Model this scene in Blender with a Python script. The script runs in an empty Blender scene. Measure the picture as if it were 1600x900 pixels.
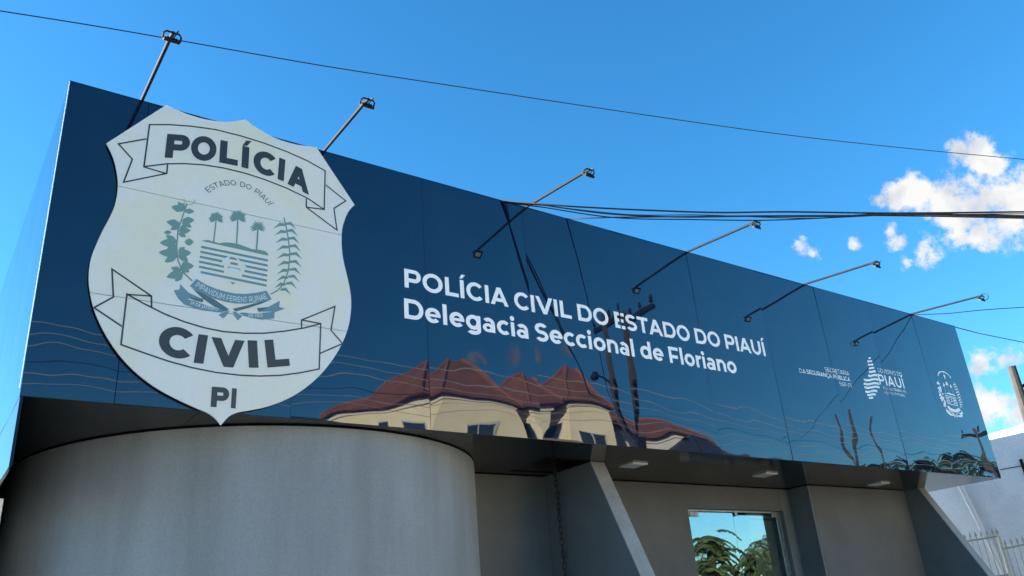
import bpy, bmesh, math, random, os
import numpy as np
from mathutils import Matrix, Vector
random.seed(7)
rad = math.radians
S = bpy.context.scene
COL = S.collection

# ------------------------------------------------------------------ camera
F_PX = 1285.979
ROT = np.array([[0.81456541, 0.16887783, 0.55494456],
                [-0.57493378, 0.36209536, 0.73371527],
                [-0.0770346, -0.91671546, 0.39204393]])   # columns: image right, image down, forward
CAM = np.array([0.0, -6.0, 1.6])
cam_d = bpy.data.cameras.new('camera')
cam_d.sensor_width = 36.0
cam_d.lens = F_PX / 1600 * 36
cam_d.clip_end = 3000
cam = bpy.data.objects.new('camera', cam_d)
COL.objects.link(cam)
m = Matrix.Identity(4)
for r in range(3):
    m[r][0] = ROT[r][0]; m[r][1] = -ROT[r][1]; m[r][2] = -ROT[r][2]; m[r][3] = CAM[r]
cam.matrix_world = m
S.camera = cam

# ------------------------------------------------------------------ sky, sun, exposure
SUN_AZ, SUN_EL = -50.0, 16.5          # azimuth clockwise from +Y
SKY_STRENGTH, SUN_STRENGTH = 0.0505, 5.0
S.view_settings.view_transform = 'Standard'
S.view_settings.look = 'None'
S.view_settings.gamma = 1
S.view_settings.exposure = 2.62

def pix_dir(px, py):
    d = ROT @ np.array([px - 800.0, py - 450.0, F_PX])
    return d / np.linalg.norm(d)

W = bpy.data.worlds.new('World'); S.world = W; W.use_nodes = True
nt = W.node_tree; nt.nodes.clear()
def N(tree, t, **kw):
    n = tree.nodes.new(t)
    for k, v in kw.items(): setattr(n, k, v)
    return n
def MATH(tree, op, a, b=None, clamp=False):
    n = N(tree, 'ShaderNodeMath', operation=op, use_clamp=clamp)
    for i, v in enumerate((a, b)):
        if v is None: continue
        if isinstance(v, (int, float)): n.inputs[i].default_value = v
        else: tree.links.new(v, n.inputs[i])
    return n.outputs[0]
wo = N(nt, 'ShaderNodeOutputWorld'); bg = N(nt, 'ShaderNodeBackground')
sky = N(nt, 'ShaderNodeTexSky', sky_type='NISHITA')
sky.sun_disc = False
sky.sun_elevation = rad(SUN_EL); sky.sun_rotation = rad(SUN_AZ)
sky.air_density = 1.0; sky.dust_density = 0.35; sky.ozone_density = 2.2
hs = N(nt, 'ShaderNodeHueSaturation'); hs.inputs['Saturation'].default_value = 1.12; hs.inputs['Value'].default_value = 1.0
tint = N(nt, 'ShaderNodeMix', data_type='RGBA', blend_type='MULTIPLY'); tint.inputs[0].default_value = 1.0; tint.inputs[7].default_value = (0.60, 0.94, 1.12, 1)
nt.links.new(sky.outputs[0], tint.inputs[6]); nt.links.new(tint.outputs[2], hs.inputs['Color'])
tc = N(nt, 'ShaderNodeTexCoord')
nz = N(nt, 'ShaderNodeTexNoise'); nz.inputs['Scale'].default_value = 21; nz.inputs['Detail'].default_value = 11; nz.inputs['Roughness'].default_value = 0.66
nt.links.new(tc.outputs['Generated'], nz.inputs['Vector'])
nz2 = N(nt, 'ShaderNodeTexNoise'); nz2.inputs['Scale'].default_value = 26; nz2.inputs['Detail'].default_value = 7
nt.links.new(tc.outputs['Generated'], nz2.inputs['Vector'])
# clouds: soft round cells in given sky directions, broken up by noise
cells = [(pix_dir(*p), r) for p, r in (((1372, 313), .75), ((1398, 304), 1.1), ((1440, 300), 1.5), ((1475, 305), 1.9), ((1510, 312), 2.3), ((1550, 316), 2.5), ((1595, 316), 2.5), ((1500, 346), 1.8), ((1535, 354), 1.9), ((1580, 346), 2.0), ((1650, 330), 2.6),
         ((1500, 236), 1.0), ((1525, 234), 1.4), ((1545, 258), 1.4), ((1392, 360), .6), ((1405, 381), 1.1), ((1440, 394), 1.3), ((1415, 406), .8), ((1335, 382), .55), ((1250, 387), .95), ((1272, 396), .65),
         ((1535, 568), 1.2), ((1580, 563), 1.6), ((1560, 630), 1.9), ((1600, 642), 2.4), ((1650, 600), 3.2))]
def refl_dir(px, py):
    d = pix_dir(px, py).copy(); d[1] *= -1; return d
cells += [(refl_dir(758, 572), 1.4), (refl_dir(735, 576), 1.1), (refl_dir(850, 560), 1.3)]
rr = random.Random(3)
for k in range(12):                                  # more fair-weather clouds all round, low in the sky
    az = rad(rr.uniform(85, 345)); el = rad(rr.uniform(4, 26))
    c = np.array([math.sin(az) * math.cos(el), math.cos(az) * math.cos(el), math.sin(el)])
    if -40 < math.degrees(az) - 140 < 45 and el > rad(14): continue
    for j in range(3):
        o = np.array([rr.uniform(-.06, .06), rr.uniform(-.06, .06), rr.uniform(-.012, .012)])
        d = c + o; cells.append((d / np.linalg.norm(d), rr.uniform(1.5, 3.2)))
acc = None
for d, w_ in cells:
    vm = N(nt, 'ShaderNodeVectorMath', operation='DISTANCE')
    nt.links.new(tc.outputs['Generated'], vm.inputs[0]); vm.inputs[1].default_value = tuple(d)
    v = MATH(nt, 'MULTIPLY_ADD', vm.outputs['Value'], -1 / (2 * math.sin(rad(w_ * .85) / 2)))
    v.node.inputs[2].default_value = 1.0
    acc = v if acc is None else MATH(nt, 'MAXIMUM', acc, v)
acc = MATH(nt, 'MAXIMUM', acc, -1.0)
nn = MATH(nt, 'MULTIPLY', MATH(nt, 'SUBTRACT', nz.outputs[0], 0.5), 5.8)
dens = MATH(nt, 'ADD', acc, nn)
mr = N(nt, 'ShaderNodeMapRange', interpolation_type='SMOOTHSTEP'); mr.inputs[1].default_value = -0.1; mr.inputs[2].default_value = 0.85
nt.links.new(dens, mr.inputs[0])
gate = N(nt, 'ShaderNodeMapRange', interpolation_type='SMOOTHSTEP'); gate.inputs[1].default_value = -0.45; gate.inputs[2].default_value = 0.1
nt.links.new(acc, gate.inputs[0])
fac = MATH(nt, 'MULTIPLY', mr.outputs[0], gate.outputs[0])
fac = MATH(nt, 'MULTIPLY', fac, 0.93)
cc = N(nt, 'ShaderNodeMix', data_type='RGBA'); cc.inputs[6].default_value = (2.1, 2.2, 2.4, 1); cc.inputs[7].default_value = (3.35, 3.25, 3.05, 1)
cr_ = N(nt, 'ShaderNodeMapRange'); cr_.inputs[1].default_value = .30; cr_.inputs[2].default_value = .56; nt.links.new(nz2.outputs[0], cr_.inputs[0]); nt.links.new(cr_.outputs[0], cc.inputs[0])
mixc = N(nt, 'ShaderNodeMix', data_type='RGBA')
nt.links.new(fac, mixc.inputs[0]); nt.links.new(hs.outputs[0], mixc.inputs[6]); nt.links.new(cc.outputs[2], mixc.inputs[7])
nt.links.new(mixc.outputs[2], bg.inputs['Color']); bg.inputs['Strength'].default_value = SKY_STRENGTH
nt.links.new(bg.outputs[0], wo.inputs['Surface'])

sd = bpy.data.lights.new('sun', 'SUN'); sd.energy = SUN_STRENGTH; sd.angle = rad(0.53); sd.color = (1.0, 0.93, 0.82)
sun = bpy.data.objects.new('sun', sd); COL.objects.link(sun)
sv = Vector((math.sin(rad(SUN_AZ)) * math.cos(rad(SUN_EL)), math.cos(rad(SUN_AZ)) * math.cos(rad(SUN_EL)), math.sin(rad(SUN_EL))))
sun.rotation_euler = sv.to_track_quat('Z', 'Y').to_euler(); sun.location = sv * 60

# ------------------------------------------------------------------ helpers: pixels of the survey to points
def on_y(px, py, Y):
    d = pix_dir(px, py); return CAM + d * ((Y - CAM[1]) / d[1])
def on_x(px, py, X):
    d = pix_dir(px, py); return CAM + d * ((X - CAM[0]) / d[0])
def on_z(px, py, Z):
    d = pix_dir(px, py); return CAM + d * ((Z - CAM[2]) / d[2])

# ------------------------------------------------------------------ materials
def mat(name, col, rough=0.6, col2=None, scale=4.0, detail=6, metal=0.0, spec=0.5, ior=None, bump=0.0, bscale=60.0, stretch=(1, 1, 1), lo=0.35, hi=0.65, rough2=None):
    M = bpy.data.materials.new(name); M.use_nodes = True
    t = M.node_tree; b = t.nodes['Principled BSDF']
    b.inputs['Base Color'].default_value = (*col, 1); b.inputs['Roughness'].default_value = rough
    b.inputs['Metallic'].default_value = metal; b.inputs['Specular IOR Level'].default_value = spec
    if ior: b.inputs['IOR'].default_value = ior
    g = N(t, 'ShaderNodeNewGeometry'); mp = N(t, 'ShaderNodeMapping'); mp.inputs['Scale'].default_value = stretch
    t.links.new(g.outputs['Position'], mp.inputs['Vector'])
    if col2:
        n = N(t, 'ShaderNodeTexNoise'); n.inputs['Scale'].default_value = scale; n.inputs['Detail'].default_value = detail; n.inputs['Roughness'].default_value = .6
        t.links.new(mp.outputs[0], n.inputs['Vector'])
        r = N(t, 'ShaderNodeMapRange'); r.inputs[1].default_value = lo; r.inputs[2].default_value = hi
        t.links.new(n.outputs[0], r.inputs[0])
        x = N(t, 'ShaderNodeMix', data_type='RGBA'); x.inputs[6].default_value = (*col, 1); x.inputs[7].default_value = (*col2, 1)
        t.links.new(r.outputs[0], x.inputs[0]); t.links.new(x.outputs[2], b.inputs['Base Color'])
        if rough2 is not None:
            q = N(t, 'ShaderNodeMix', data_type='FLOAT'); q.inputs[2].default_value = rough; q.inputs[3].default_value = rough2
            t.links.new(r.outputs[0], q.inputs[0]); t.links.new(q.outputs[0], b.inputs['Roughness'])
    if bump:
        n2 = N(t, 'ShaderNodeTexNoise'); n2.inputs['Scale'].default_value = bscale; n2.inputs['Detail'].default_value = 4
        t.links.new(g.outputs['Position'], n2.inputs['Vector'])
        bp = N(t, 'ShaderNodeBump'); bp.inputs['Strength'].default_value = bump; bp.inputs['Distance'].default_value = .01
        t.links.new(n2.outputs[0], bp.inputs['Height']); t.links.new(bp.outputs[0], b.inputs['Normal'])
    return M

M_PANEL = mat('blue_gloss_cladding', (0.0001, 0.006, 0.025), 0.015, ior=1.70)
M_PANEL.node_tree.nodes['Principled BSDF'].inputs['Specular Tint'].default_value = (0.9, 0.97, 1.0, 1)
def dusty(M, tint, amount):
    t = M.node_tree; b = t.nodes['Principled BSDF']
    g = N(t, 'ShaderNodeNewGeometry'); n = N(t, 'ShaderNodeTexNoise'); n.inputs['Scale'].default_value = 1.1; n.inputs['Detail'].default_value = 8
    t.links.new(g.outputs['Position'], n.inputs['Vector'])
    r = N(t, 'ShaderNodeMapRange'); r.inputs[1].default_value = .42; r.inputs[2].default_value = .75; r.inputs[4].default_value = amount
    t.links.new(n.outputs[0], r.inputs[0])
    x = N(t, 'ShaderNodeMix', data_type='RGBA'); x.inputs[6].default_value = b.inputs['Base Color'].default_value; x.inputs[7].default_value = (*tint, 1)
    t.links.new(r.outputs[0], x.inputs[0]); t.links.new(x.outputs[2], b.inputs['Base Color'])
dusty(M_PANEL, (.04, .07, .10), .10)
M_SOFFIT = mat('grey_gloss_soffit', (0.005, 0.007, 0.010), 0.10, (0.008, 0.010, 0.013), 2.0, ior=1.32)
M_TRIM = mat('bright_edge_trim', (0.6, 0.62, 0.65), 0.3, metal=.7)
M_SEAM = mat('black_joint', (0.01, 0.012, 0.016), 0.7)
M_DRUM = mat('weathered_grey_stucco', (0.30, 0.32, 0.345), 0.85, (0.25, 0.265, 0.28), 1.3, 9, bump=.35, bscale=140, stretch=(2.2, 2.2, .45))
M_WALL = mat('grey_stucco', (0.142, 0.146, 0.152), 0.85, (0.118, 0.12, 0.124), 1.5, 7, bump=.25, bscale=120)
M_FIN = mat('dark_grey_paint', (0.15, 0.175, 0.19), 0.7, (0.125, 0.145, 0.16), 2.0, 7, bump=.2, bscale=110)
M_FINEDGE = mat('fin_edge_skylit', (0.34, 0.345, 0.36), 0.7, (0.26, 0.26, 0.25), 3.0, 8, bump=.25, bscale=110)  # paler than the fins: skylight on the slanted edge put into the colour
M_WHITE = mat('white_paint', (0.78, 0.79, 0.80), 0.4)
M_PLASTER = mat('old_white_limewash', (0.90, 0.89, 0.89), 0.9, (0.76, 0.76, 0.78), 2.2, 10, bump=.5, bscale=35, lo=.45, hi=.75)
M_LETTER = mat('white_vinyl', (0.86, 0.88, 0.90), 0.35)
M_SHIELD = mat('pale_shield_board', (0.70, 0.71, 0.69), 0.35, (0.70, 0.68, 0.46), 1.2, 5, lo=.47, hi=.76)
M_SHEDGE = mat('shield_side', (0.28, 0.29, 0.28), 0.5)
M_BLACKV = mat('charcoal_vinyl', (0.028, 0.034, 0.036), 0.4)
M_GREENV = mat('sage_green_print', (0.145, 0.275, 0.255), 0.4)
M_BLUEV = mat('dusty_blue_print', (0.125, 0.25, 0.31), 0.4)
M_BLUED = mat('deep_slate_print', (0.07, 0.14, 0.165), 0.4)
M_PALEV = mat('pale_print', (0.60, 0.70, 0.72), 0.4)
M_STEEL = mat('galvanised_pipe', (0.30, 0.33, 0.36), 0.35, (0.2, 0.22, 0.24), 14, metal=.75)
M_ARM = mat('dark_painted_pipe', (0.005, 0.008, 0.011), 0.75, (0.009, 0.012, 0.015), 14, spec=.2)
M_BLACK = mat('black_metal', (0.010, 0.011, 0.013), 0.75, spec=.2)
M_LENS = mat('lamp_lens', (0.40, 0.40, 0.37), 0.12)
M_CABLE = mat('black_cable', (0.014, 0.014, 0.017), 0.55)
M_ALU = mat('bare_aluminium_wire', (0.75, 0.73, 0.70), 0.4, metal=.6)
M_CHAIN = mat('dark_iron_chain', (0.012, 0.012, 0.013), 0.4)
M_CONC = mat('pole_concrete', (0.10, 0.095, 0.085), 0.9, (0.06, 0.058, 0.055), 3, bump=.3)
M_POLE = mat('weathered_dark_pole', (0.05, 0.046, 0.042), 0.9, (0.03, 0.028, 0.027), 3, bump=.3)
M_CREAM = mat('cream_wall_paint', (0.84, 0.71, 0.48), 0.8, (0.76, 0.63, 0.41), 1.2, 6)
M_CREAM2 = mat('pale_wall_paint', (0.74, 0.68, 0.56), 0.8, (0.66, 0.6, 0.48), 1.2, 6)
M_DARKROOF = mat('dark_sheet_roof', (0.03, 0.035, 0.045), 0.5)
M_WFRAME = mat('window_frame', (0.55, 0.52, 0.46), 0.5)
M_LEAF = mat('leaf_green', (0.018, 0.034, 0.010), 0.5, (0.032, 0.05, 0.015), 2.5, 3)
M_BARK = mat('bark', (0.10, 0.08, 0.06), 0.9, (0.06, 0.05, 0.04), 9)
M_ASPH = mat('asphalt', (0.055, 0.054, 0.052), 0.9, (0.04, 0.04, 0.04), 3, bump=.4, bscale=200)
M_PAVE = mat('pavement_concrete', (0.24, 0.235, 0.225), 0.9, (0.18, 0.175, 0.165), 1.5, bump=.3)
M_GROUND = mat('dry_ground', (0.26, 0.21, 0.15), 0.95, (0.18, 0.16, 0.10), .3, bump=.4)
M_IRON = mat('cream_railing_paint', (0.58, 0.55, 0.46), 0.5, (0.45, 0.4, 0.32), 20)
M_INNER = mat('room_dark_wall', (0.09, 0.10, 0.10), 0.9)
M_BLIND = mat('grey_blind', (0.30, 0.32, 0.30), 0.7)
M_PVC = mat('pvc_pipe', (0.74, 0.74, 0.75), 0.45)

def grime(M, big=.16, fine=.10, bs=.55, fs=70, stretch=(1, 1, 1), tint=(.80, .76, .70)):
    t = M.node_tree; b = t.nodes['Principled BSDF']; src = b.inputs['Base Color'].links[0].from_socket
    g = N(t, 'ShaderNodeNewGeometry'); mp = N(t, 'ShaderNodeMapping'); mp.inputs['Scale'].default_value = stretch
    t.links.new(g.outputs['Position'], mp.inputs['Vector'])
    for sc, am, lo, hi, vec, col in ((bs, big, .40, .68, mp.outputs[0], tint), (fs, fine, .45, .62, g.outputs['Position'], (.55, .55, .55))):
        n = N(t, 'ShaderNodeTexNoise'); n.inputs['Scale'].default_value = sc; n.inputs['Detail'].default_value = 8; n.inputs['Roughness'].default_value = .65
        t.links.new(vec, n.inputs['Vector'])
        r = N(t, 'ShaderNodeMapRange'); r.inputs[1].default_value = lo; r.inputs[2].default_value = hi; r.inputs[4].default_value = am * 3
        t.links.new(n.outputs[0], r.inputs[0])
        x = N(t, 'ShaderNodeMix', data_type='RGBA', blend_type='MULTIPLY'); x.inputs[7].default_value = (*col, 1)
        t.links.new(r.outputs[0], x.inputs[0]); t.links.new(src, x.inputs[6]); src = x.outputs[2]
    t.links.new(src, b.inputs['Base Color'])
grime(M_DRUM, .16, .09, .8, 60, (1.6, 1.6, .5), (.84, .84, .83))
grime(M_DRUM, .12, .0, 1.0, 60, (7, 7, .22), (.74, .73, .71))
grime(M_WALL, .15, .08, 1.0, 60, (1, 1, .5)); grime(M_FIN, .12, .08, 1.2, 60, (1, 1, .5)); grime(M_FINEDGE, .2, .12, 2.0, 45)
grime(M_PLASTER, .16, .08, 1.1, 30, (1, 1, .6), (.82, .83, .86)); grime(M_SHIELD, .03, .02, 2.0, 30, (1, 1, .35), (.9, .88, .78))
def roof_mat():
    M = mat('red_clay_tiles', (0.23, 0.085, 0.052), 0.85, (0.15, 0.058, 0.04), 1.6, 8)
    t = M.node_tree; b = t.nodes['Principled BSDF']
    uv = N(t, 'ShaderNodeUVMap'); w = N(t, 'ShaderNodeTexWave', wave_type='BANDS', bands_direction='X'); w.inputs['Scale'].default_value = 5.0
    t.links.new(uv.outputs[0], w.inputs['Vector'])
    w2 = N(t, 'ShaderNodeTexWave', wave_type='BANDS', bands_direction='Y', wave_profile='SAW'); w2.inputs['Scale'].default_value = 3.0
    t.links.new(uv.outputs[0], w2.inputs['Vector'])
    a = MATH(t, 'ADD', w.outputs['Fac'], w2.outputs['Fac'])
    bp = N(t, 'ShaderNodeBump'); bp.inputs['Strength'].default_value = .7; bp.inputs['Distance'].default_value = .03
    t.links.new(a, bp.inputs['Height']); t.links.new(bp.outputs[0], b.inputs['Normal'])
    return M
M_TILE = roof_mat()

def glass_mat():
    M = bpy.data.materials.new('door_glass'); M.use_nodes = True
    b = M.node_tree.nodes['Principled BSDF']
    b.inputs['Base Color'].default_value = (0.72, 0.82, 0.79, 1); b.inputs['Roughness'].default_value = 0.0
    b.inputs['Transmission Weight'].default_value = 1.0; b.inputs['IOR'].default_value = 1.52
    b.inputs['Coat Weight'].default_value = 1.0; b.inputs['Coat IOR'].default_value = 2.2; b.inputs['Coat Roughness'].default_value = 0.0
    return M
M_GLASS = glass_mat()
M_WGLASS = mat('window_glass', (0.03, 0.04, 0.05), 0.04, ior=1.8)

# ------------------------------------------------------------------ mesh helpers
def props(o, label=None, cat=None, group=None, kind=None):
    if label: o['label'] = label
    if cat: o['category'] = cat
    if group: o['group'] = group
    if kind: o['kind'] = kind
    return o
def link(name, me, parent=None):
    o = bpy.data.objects.new(name, me); COL.objects.link(o)
    if parent is not None: o.parent = parent; o.matrix_parent_inverse = parent.matrix_world.inverted()
    return o
def empty(name, loc, label, cat, group=None, rz=0.0):
    o = bpy.data.objects.new(name, None); COL.objects.link(o)
    o.location = loc; o.rotation_euler = (0, 0, rz); o.empty_display_size = .2
    o.matrix_world = Matrix.Translation(Vector(loc)) @ Matrix.Rotation(rz, 4, 'Z')
    return props(o, label, cat, group)

class MB:
    def __init__(s): s.v = []; s.f = []; s.smooth = False
    def add(s, vs, fs):
        n = len(s.v); s.v += [tuple(map(float, p)) for p in vs]; s.f += [tuple(i + n for i in q) for q in fs]; return s
    def box(s, a, b):
        x0, y0, z0 = a; x1, y1, z1 = b
        return s.add([(x0, y0, z0), (x1, y0, z0), (x1, y1, z0), (x0, y1, z0), (x0, y0, z1), (x1, y0, z1), (x1, y1, z1), (x0, y1, z1)],
                     [(0, 3, 2, 1), (4, 5, 6, 7), (0, 1, 5, 4), (1, 2, 6, 5), (2, 3, 7, 6), (3, 0, 4, 7)])
    def prism(s, pts, e):                      # polygon extruded by vector e
        n = len(pts); e = np.array(e, float)
        vs = [np.array(p, float) for p in pts]; vs = vs + [p + e for p in vs]
        return s.add(vs, [tuple(range(n))[::-1], tuple(range(n, 2 * n))] + [(i, (i + 1) % n, n + (i + 1) % n, n + i) for i in range(n)])
    def tube(s, pts, r, seg=8, cap=True):
        pts = [Vector(tuple(map(float, p))) for p in pts]; n = len(pts)
        rs = r if isinstance(r, (list, tuple)) else [r] * n
        base = len(s.v); up = None
        for i, p in enumerate(pts):
            t = (pts[min(i + 1, n - 1)] - pts[max(i - 1, 0)]).normalized()
            if up is None:
                up = Vector((0, 0, 1)) if abs(t.z) < .9 else Vector((1, 0, 0))
            a = t.cross(up).normalized(); up = a.cross(t).normalized()
            for k in range(seg):
                q = 2 * math.pi * k / seg
                s.v.append(tuple(p + (a * math.cos(q) + up * math.sin(q)) * rs[i]))
        for i in range(n - 1):
            for k in range(seg):
                s.f.append((base + i * seg + k, base + i * seg + (k + 1) % seg, base + (i + 1) * seg + (k + 1) % seg, base + (i + 1) * seg + k))
        if cap:
            s.f.append(tuple(base + k for k in range(seg))[::-1]); s.f.append(tuple(base + (n - 1) * seg + k for k in range(seg)))
        return s
    def mesh(s, name, m, fix=True):
        me = bpy.data.meshes.new(name); me.from_pydata(s.v, [], s.f)
        if fix:
            bm = bmesh.new(); bm.from_mesh(me); bmesh.ops.recalc_face_normals(bm, faces=bm.faces); bm.to_mesh(me); bm.free()
        if m: me.materials.append(m)
        if s.smooth: me.polygons.foreach_set('use_smooth', [True] * len(me.polygons))
        me.update(); return me
    def build(s, name, m, parent=None, fix=True, bevel=0):
        me = s.mesh(name, m, fix)
        if bevel:
            bm = bmesh.new(); bm.from_mesh(me)
            bmesh.ops.bevel(bm, geom=list(bm.edges), offset=bevel, segments=2, profile=.5, affect='EDGES'); bm.to_mesh(me); bm.free()
        return link(name, me, parent)
def box(name, a, b, m, parent=None, bevel=0): return MB().box(a, b).build(name, m, parent, bevel=bevel)

# ------------------------------------------------------------------ ground
ROADY0, ROADY1 = -7.2, -2.7
props(MB().add([(-400, -400, -.02), (400, -400, -.02), (400, 400, -.02), (-400, 400, -.02)], [(0, 1, 2, 3)]).build('ground', M_GROUND), kind='structure')
props(MB().add([(-400, ROADY0, 0), (400, ROADY0, 0), (400, ROADY1, 0), (-400, ROADY1, 0)], [(0, 1, 2, 3)]).build('road', M_ASPH), kind='structure')
props(box('pavement', (-400, ROADY1 + .15, -.3), (400, 1.6, .12), M_PAVE), kind='structure')
props(box('pavement', (-400, -11.6, -.3), (400, ROADY0 - .15, .12), M_PAVE), kind='structure')
props(box('kerb', (-400, ROADY1, -.3), (400, ROADY1 + .147, .125), M_CONC), kind='structure')
props(box('kerb', (-400, ROADY0 - .147, -.3), (400, ROADY0, .125), M_CONC), kind='structure')

props(MB().add([(13.7, 1.62, .1), (30, 1.62, .1), (30, 14, .1), (13.7, 14, .1)], [(0, 1, 2, 3)]).build('bounce_slab', mat('pale_bounce_concrete', (.45, .43, .40), .9, (.36, .34, .31), 1.2)), kind='structure')  # unseen pale slab, added to bounce light onto the white boundary wall
# ------------------------------------------------------------------ the police station
X0, X1, ZB, ZT = 0.476, 13.614, 3.298, 5.786
DEPTH = 6.0
ST = empty('police_station', (7.0, 0.0, 0.12), 'grey police station with blue mirror-gloss fascia above a round drum wall', 'building')
G = 0.12
# drum
mb = MB(); mb.smooth = True
cx, cy, cr = 2.869, 2.296, 2.181
n = 96
ring = [(cx + cr * math.cos(2 * math.pi * k / n), cy + cr * math.sin(2 * math.pi * k / n)) for k in range(n)]
zs = [G + (ZB - .012 - G) * i / 16 for i in range(17)]
vs = [(x, y, z) for z in zs for x, y in ring]
mb.add(vs, [(i * n + k, i * n + (k + 1) % n, (i + 1) * n + (k + 1) % n, (i + 1) * n + k) for i in range(16) for k in range(n)])
mb.build('curved_wall', M_DRUM, ST)
# back walls
YB = 1.52; YW2 = 1.17
DX0, DX1, DZ = 8.22, 10.17, 2.985
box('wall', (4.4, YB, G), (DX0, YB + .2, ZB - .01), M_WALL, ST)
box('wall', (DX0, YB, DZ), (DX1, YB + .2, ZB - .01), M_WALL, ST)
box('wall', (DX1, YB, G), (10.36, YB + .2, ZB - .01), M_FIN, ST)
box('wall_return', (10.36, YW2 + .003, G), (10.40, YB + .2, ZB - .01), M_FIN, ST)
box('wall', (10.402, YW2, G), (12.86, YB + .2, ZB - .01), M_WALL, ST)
# slanted fin walls (front edge leans out towards the street at the foot)
def fin(xl, th, ytop, ybot_at2, yback):
    z0 = G; z1 = ZB - .006
    yb = ytop - (ytop - ybot_at2[0]) * (z1 - z0) / (z1 - ybot_at2[1])
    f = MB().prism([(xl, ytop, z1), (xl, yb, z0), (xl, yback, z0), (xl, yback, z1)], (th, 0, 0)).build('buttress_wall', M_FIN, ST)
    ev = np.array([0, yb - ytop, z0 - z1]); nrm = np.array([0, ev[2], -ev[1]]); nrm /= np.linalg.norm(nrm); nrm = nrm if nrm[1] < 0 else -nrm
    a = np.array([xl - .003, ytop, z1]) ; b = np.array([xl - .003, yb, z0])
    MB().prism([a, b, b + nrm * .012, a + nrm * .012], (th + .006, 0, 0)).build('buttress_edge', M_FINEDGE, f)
fin(5.92, .19, .70, (.16, 2.07), YB - .01)
fin(12.87, .19, .95, (.265, 1.92), 2.4)
# left side wall under the return
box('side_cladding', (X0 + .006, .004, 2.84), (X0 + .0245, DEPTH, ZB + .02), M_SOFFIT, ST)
box('side_wall', (X0 - .004, 1.15, G), (X0 + .10, DEPTH, 2.8405), M_PLASTER, ST)
box('rear_wall', (X0, DEPTH, G), (X1, DEPTH + .2, ZT - .1), M_WALL, ST)
box('side_wall', (12.9, 2.41, G), (13.1, DEPTH, ZB), M_WALL, ST)
# soffit panels with an opening round the rain chain
HX0, HX1, HY0, HY1 = 5.30, 6.12, .66, 1.36
SOF = MB().box((HX0, HY0, ZB + .30), (HX1, HY1, ZB + .32)).build('soffit', M_SEAM, ST)
sx = [X0 + .025, 1.62, 2.9, 4.15, HX0, HX1, 7.2, 8.48, 9.72, 11.4, 12.6, X1 - .004]
for a, b in zip(sx[:-1], sx[1:]):
    if a == HX0:
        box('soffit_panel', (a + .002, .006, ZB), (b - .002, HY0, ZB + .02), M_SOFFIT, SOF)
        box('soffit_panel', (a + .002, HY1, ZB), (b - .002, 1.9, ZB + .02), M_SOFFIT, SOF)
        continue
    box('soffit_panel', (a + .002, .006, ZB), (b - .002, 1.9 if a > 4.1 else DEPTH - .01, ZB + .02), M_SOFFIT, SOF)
box('soffit_panel', (10.5, 1.905, ZB), (X1 - .004, DEPTH - .01, ZB + .02), M_SOFFIT, SOF)
for a, b in (((HX0 - .02, HY0 - .02, ZB + .021), (HX0, HY1 + .02, ZB + .3)), ((HX1, HY0 - .02, ZB + .021), (HX1 + .02, HY1 + .02, ZB + .3)), ((HX0, HY0 - .02, ZB + .021), (HX1, HY0, ZB + .3)), ((HX0, HY1, ZB + .021), (HX1, HY1 + .02, ZB + .3))):
    box('opening_side', a, b, M_SEAM, SOF)
# fascia: carcass, gloss panels, edge trims
FA = MB().box((X0 + .03, .03, ZB + .34), (X1 - .03, DEPTH - .03, ZT - .012)).build('fascia', M_SEAM, ST)
MB().box((X0 + .03, .03, ZB + .022), (X1 - .03, .05, ZB + .338)).build('fascia_rail', M_SEAM, FA)
seams = [X0, 1.045, 2.30, 3.545, 4.755, 5.975, 7.235, 8.505, 9.775, 11.04, 12.285, X1]
#        bulge mm, yaw mrad, pitch mrad, bottom roll mm
char = [(2.0, 0, 1, 4.0), (4.5, 0, -1, 4.5), (5.0, 6, 1, 4.5), (7.5, -3, -1, 7.0), (8.0, 9, 1, 7.0), (5.5, 2, -1, 6.0), (4.5, -2, 2, 4.0), (4.0, 2, -2, 3.5), (4.5, -3, 1.5, 3.5), (4.0, 2, -1.5, 3.0), (3.5, -2, 1, 3.0)]
def sheet_shape(x0, x1, z0, z1, ch, seed):          # how far (m) a cladding sheet stands out at a point
    b, yaw, pit, roll = ch; rg = random.Random(seed); w = x1 - x0; h = z1 - z0
    ph = [rg.uniform(0, 6.28) for _ in range(6)]
    def f_(x, z):
        u = (x - x0) / w; v = (z - z0) / h; zr = z - z0
        pu = 1 - (2 * u - 1) ** 2; pv = 1 - abs(2 * v - 1) ** 3
        d = b * pu * (.35 + .65 * pv) + yaw * (u - .5) * w + pit * (v - .5) * h
        s_ = max(0.0, 1 - zr / .38)
        d -= roll * s_ * s_ * (.6 + .4 * pu)
        wv = 1 + 1.6 * max(0.0, 1 - zr / .8)
        d += wv * .28 * math.sin(9.0 * x + ph[0]) * math.sin(7.5 * z + ph[1]) * pu + wv * .22 * math.sin(15 * z + 3 * x + ph[2]) * pu + .10 * math.sin(23 * x + ph[3]) * math.sin(19 * z + ph[4]) * pu
        return d * .001
    return f_
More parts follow.
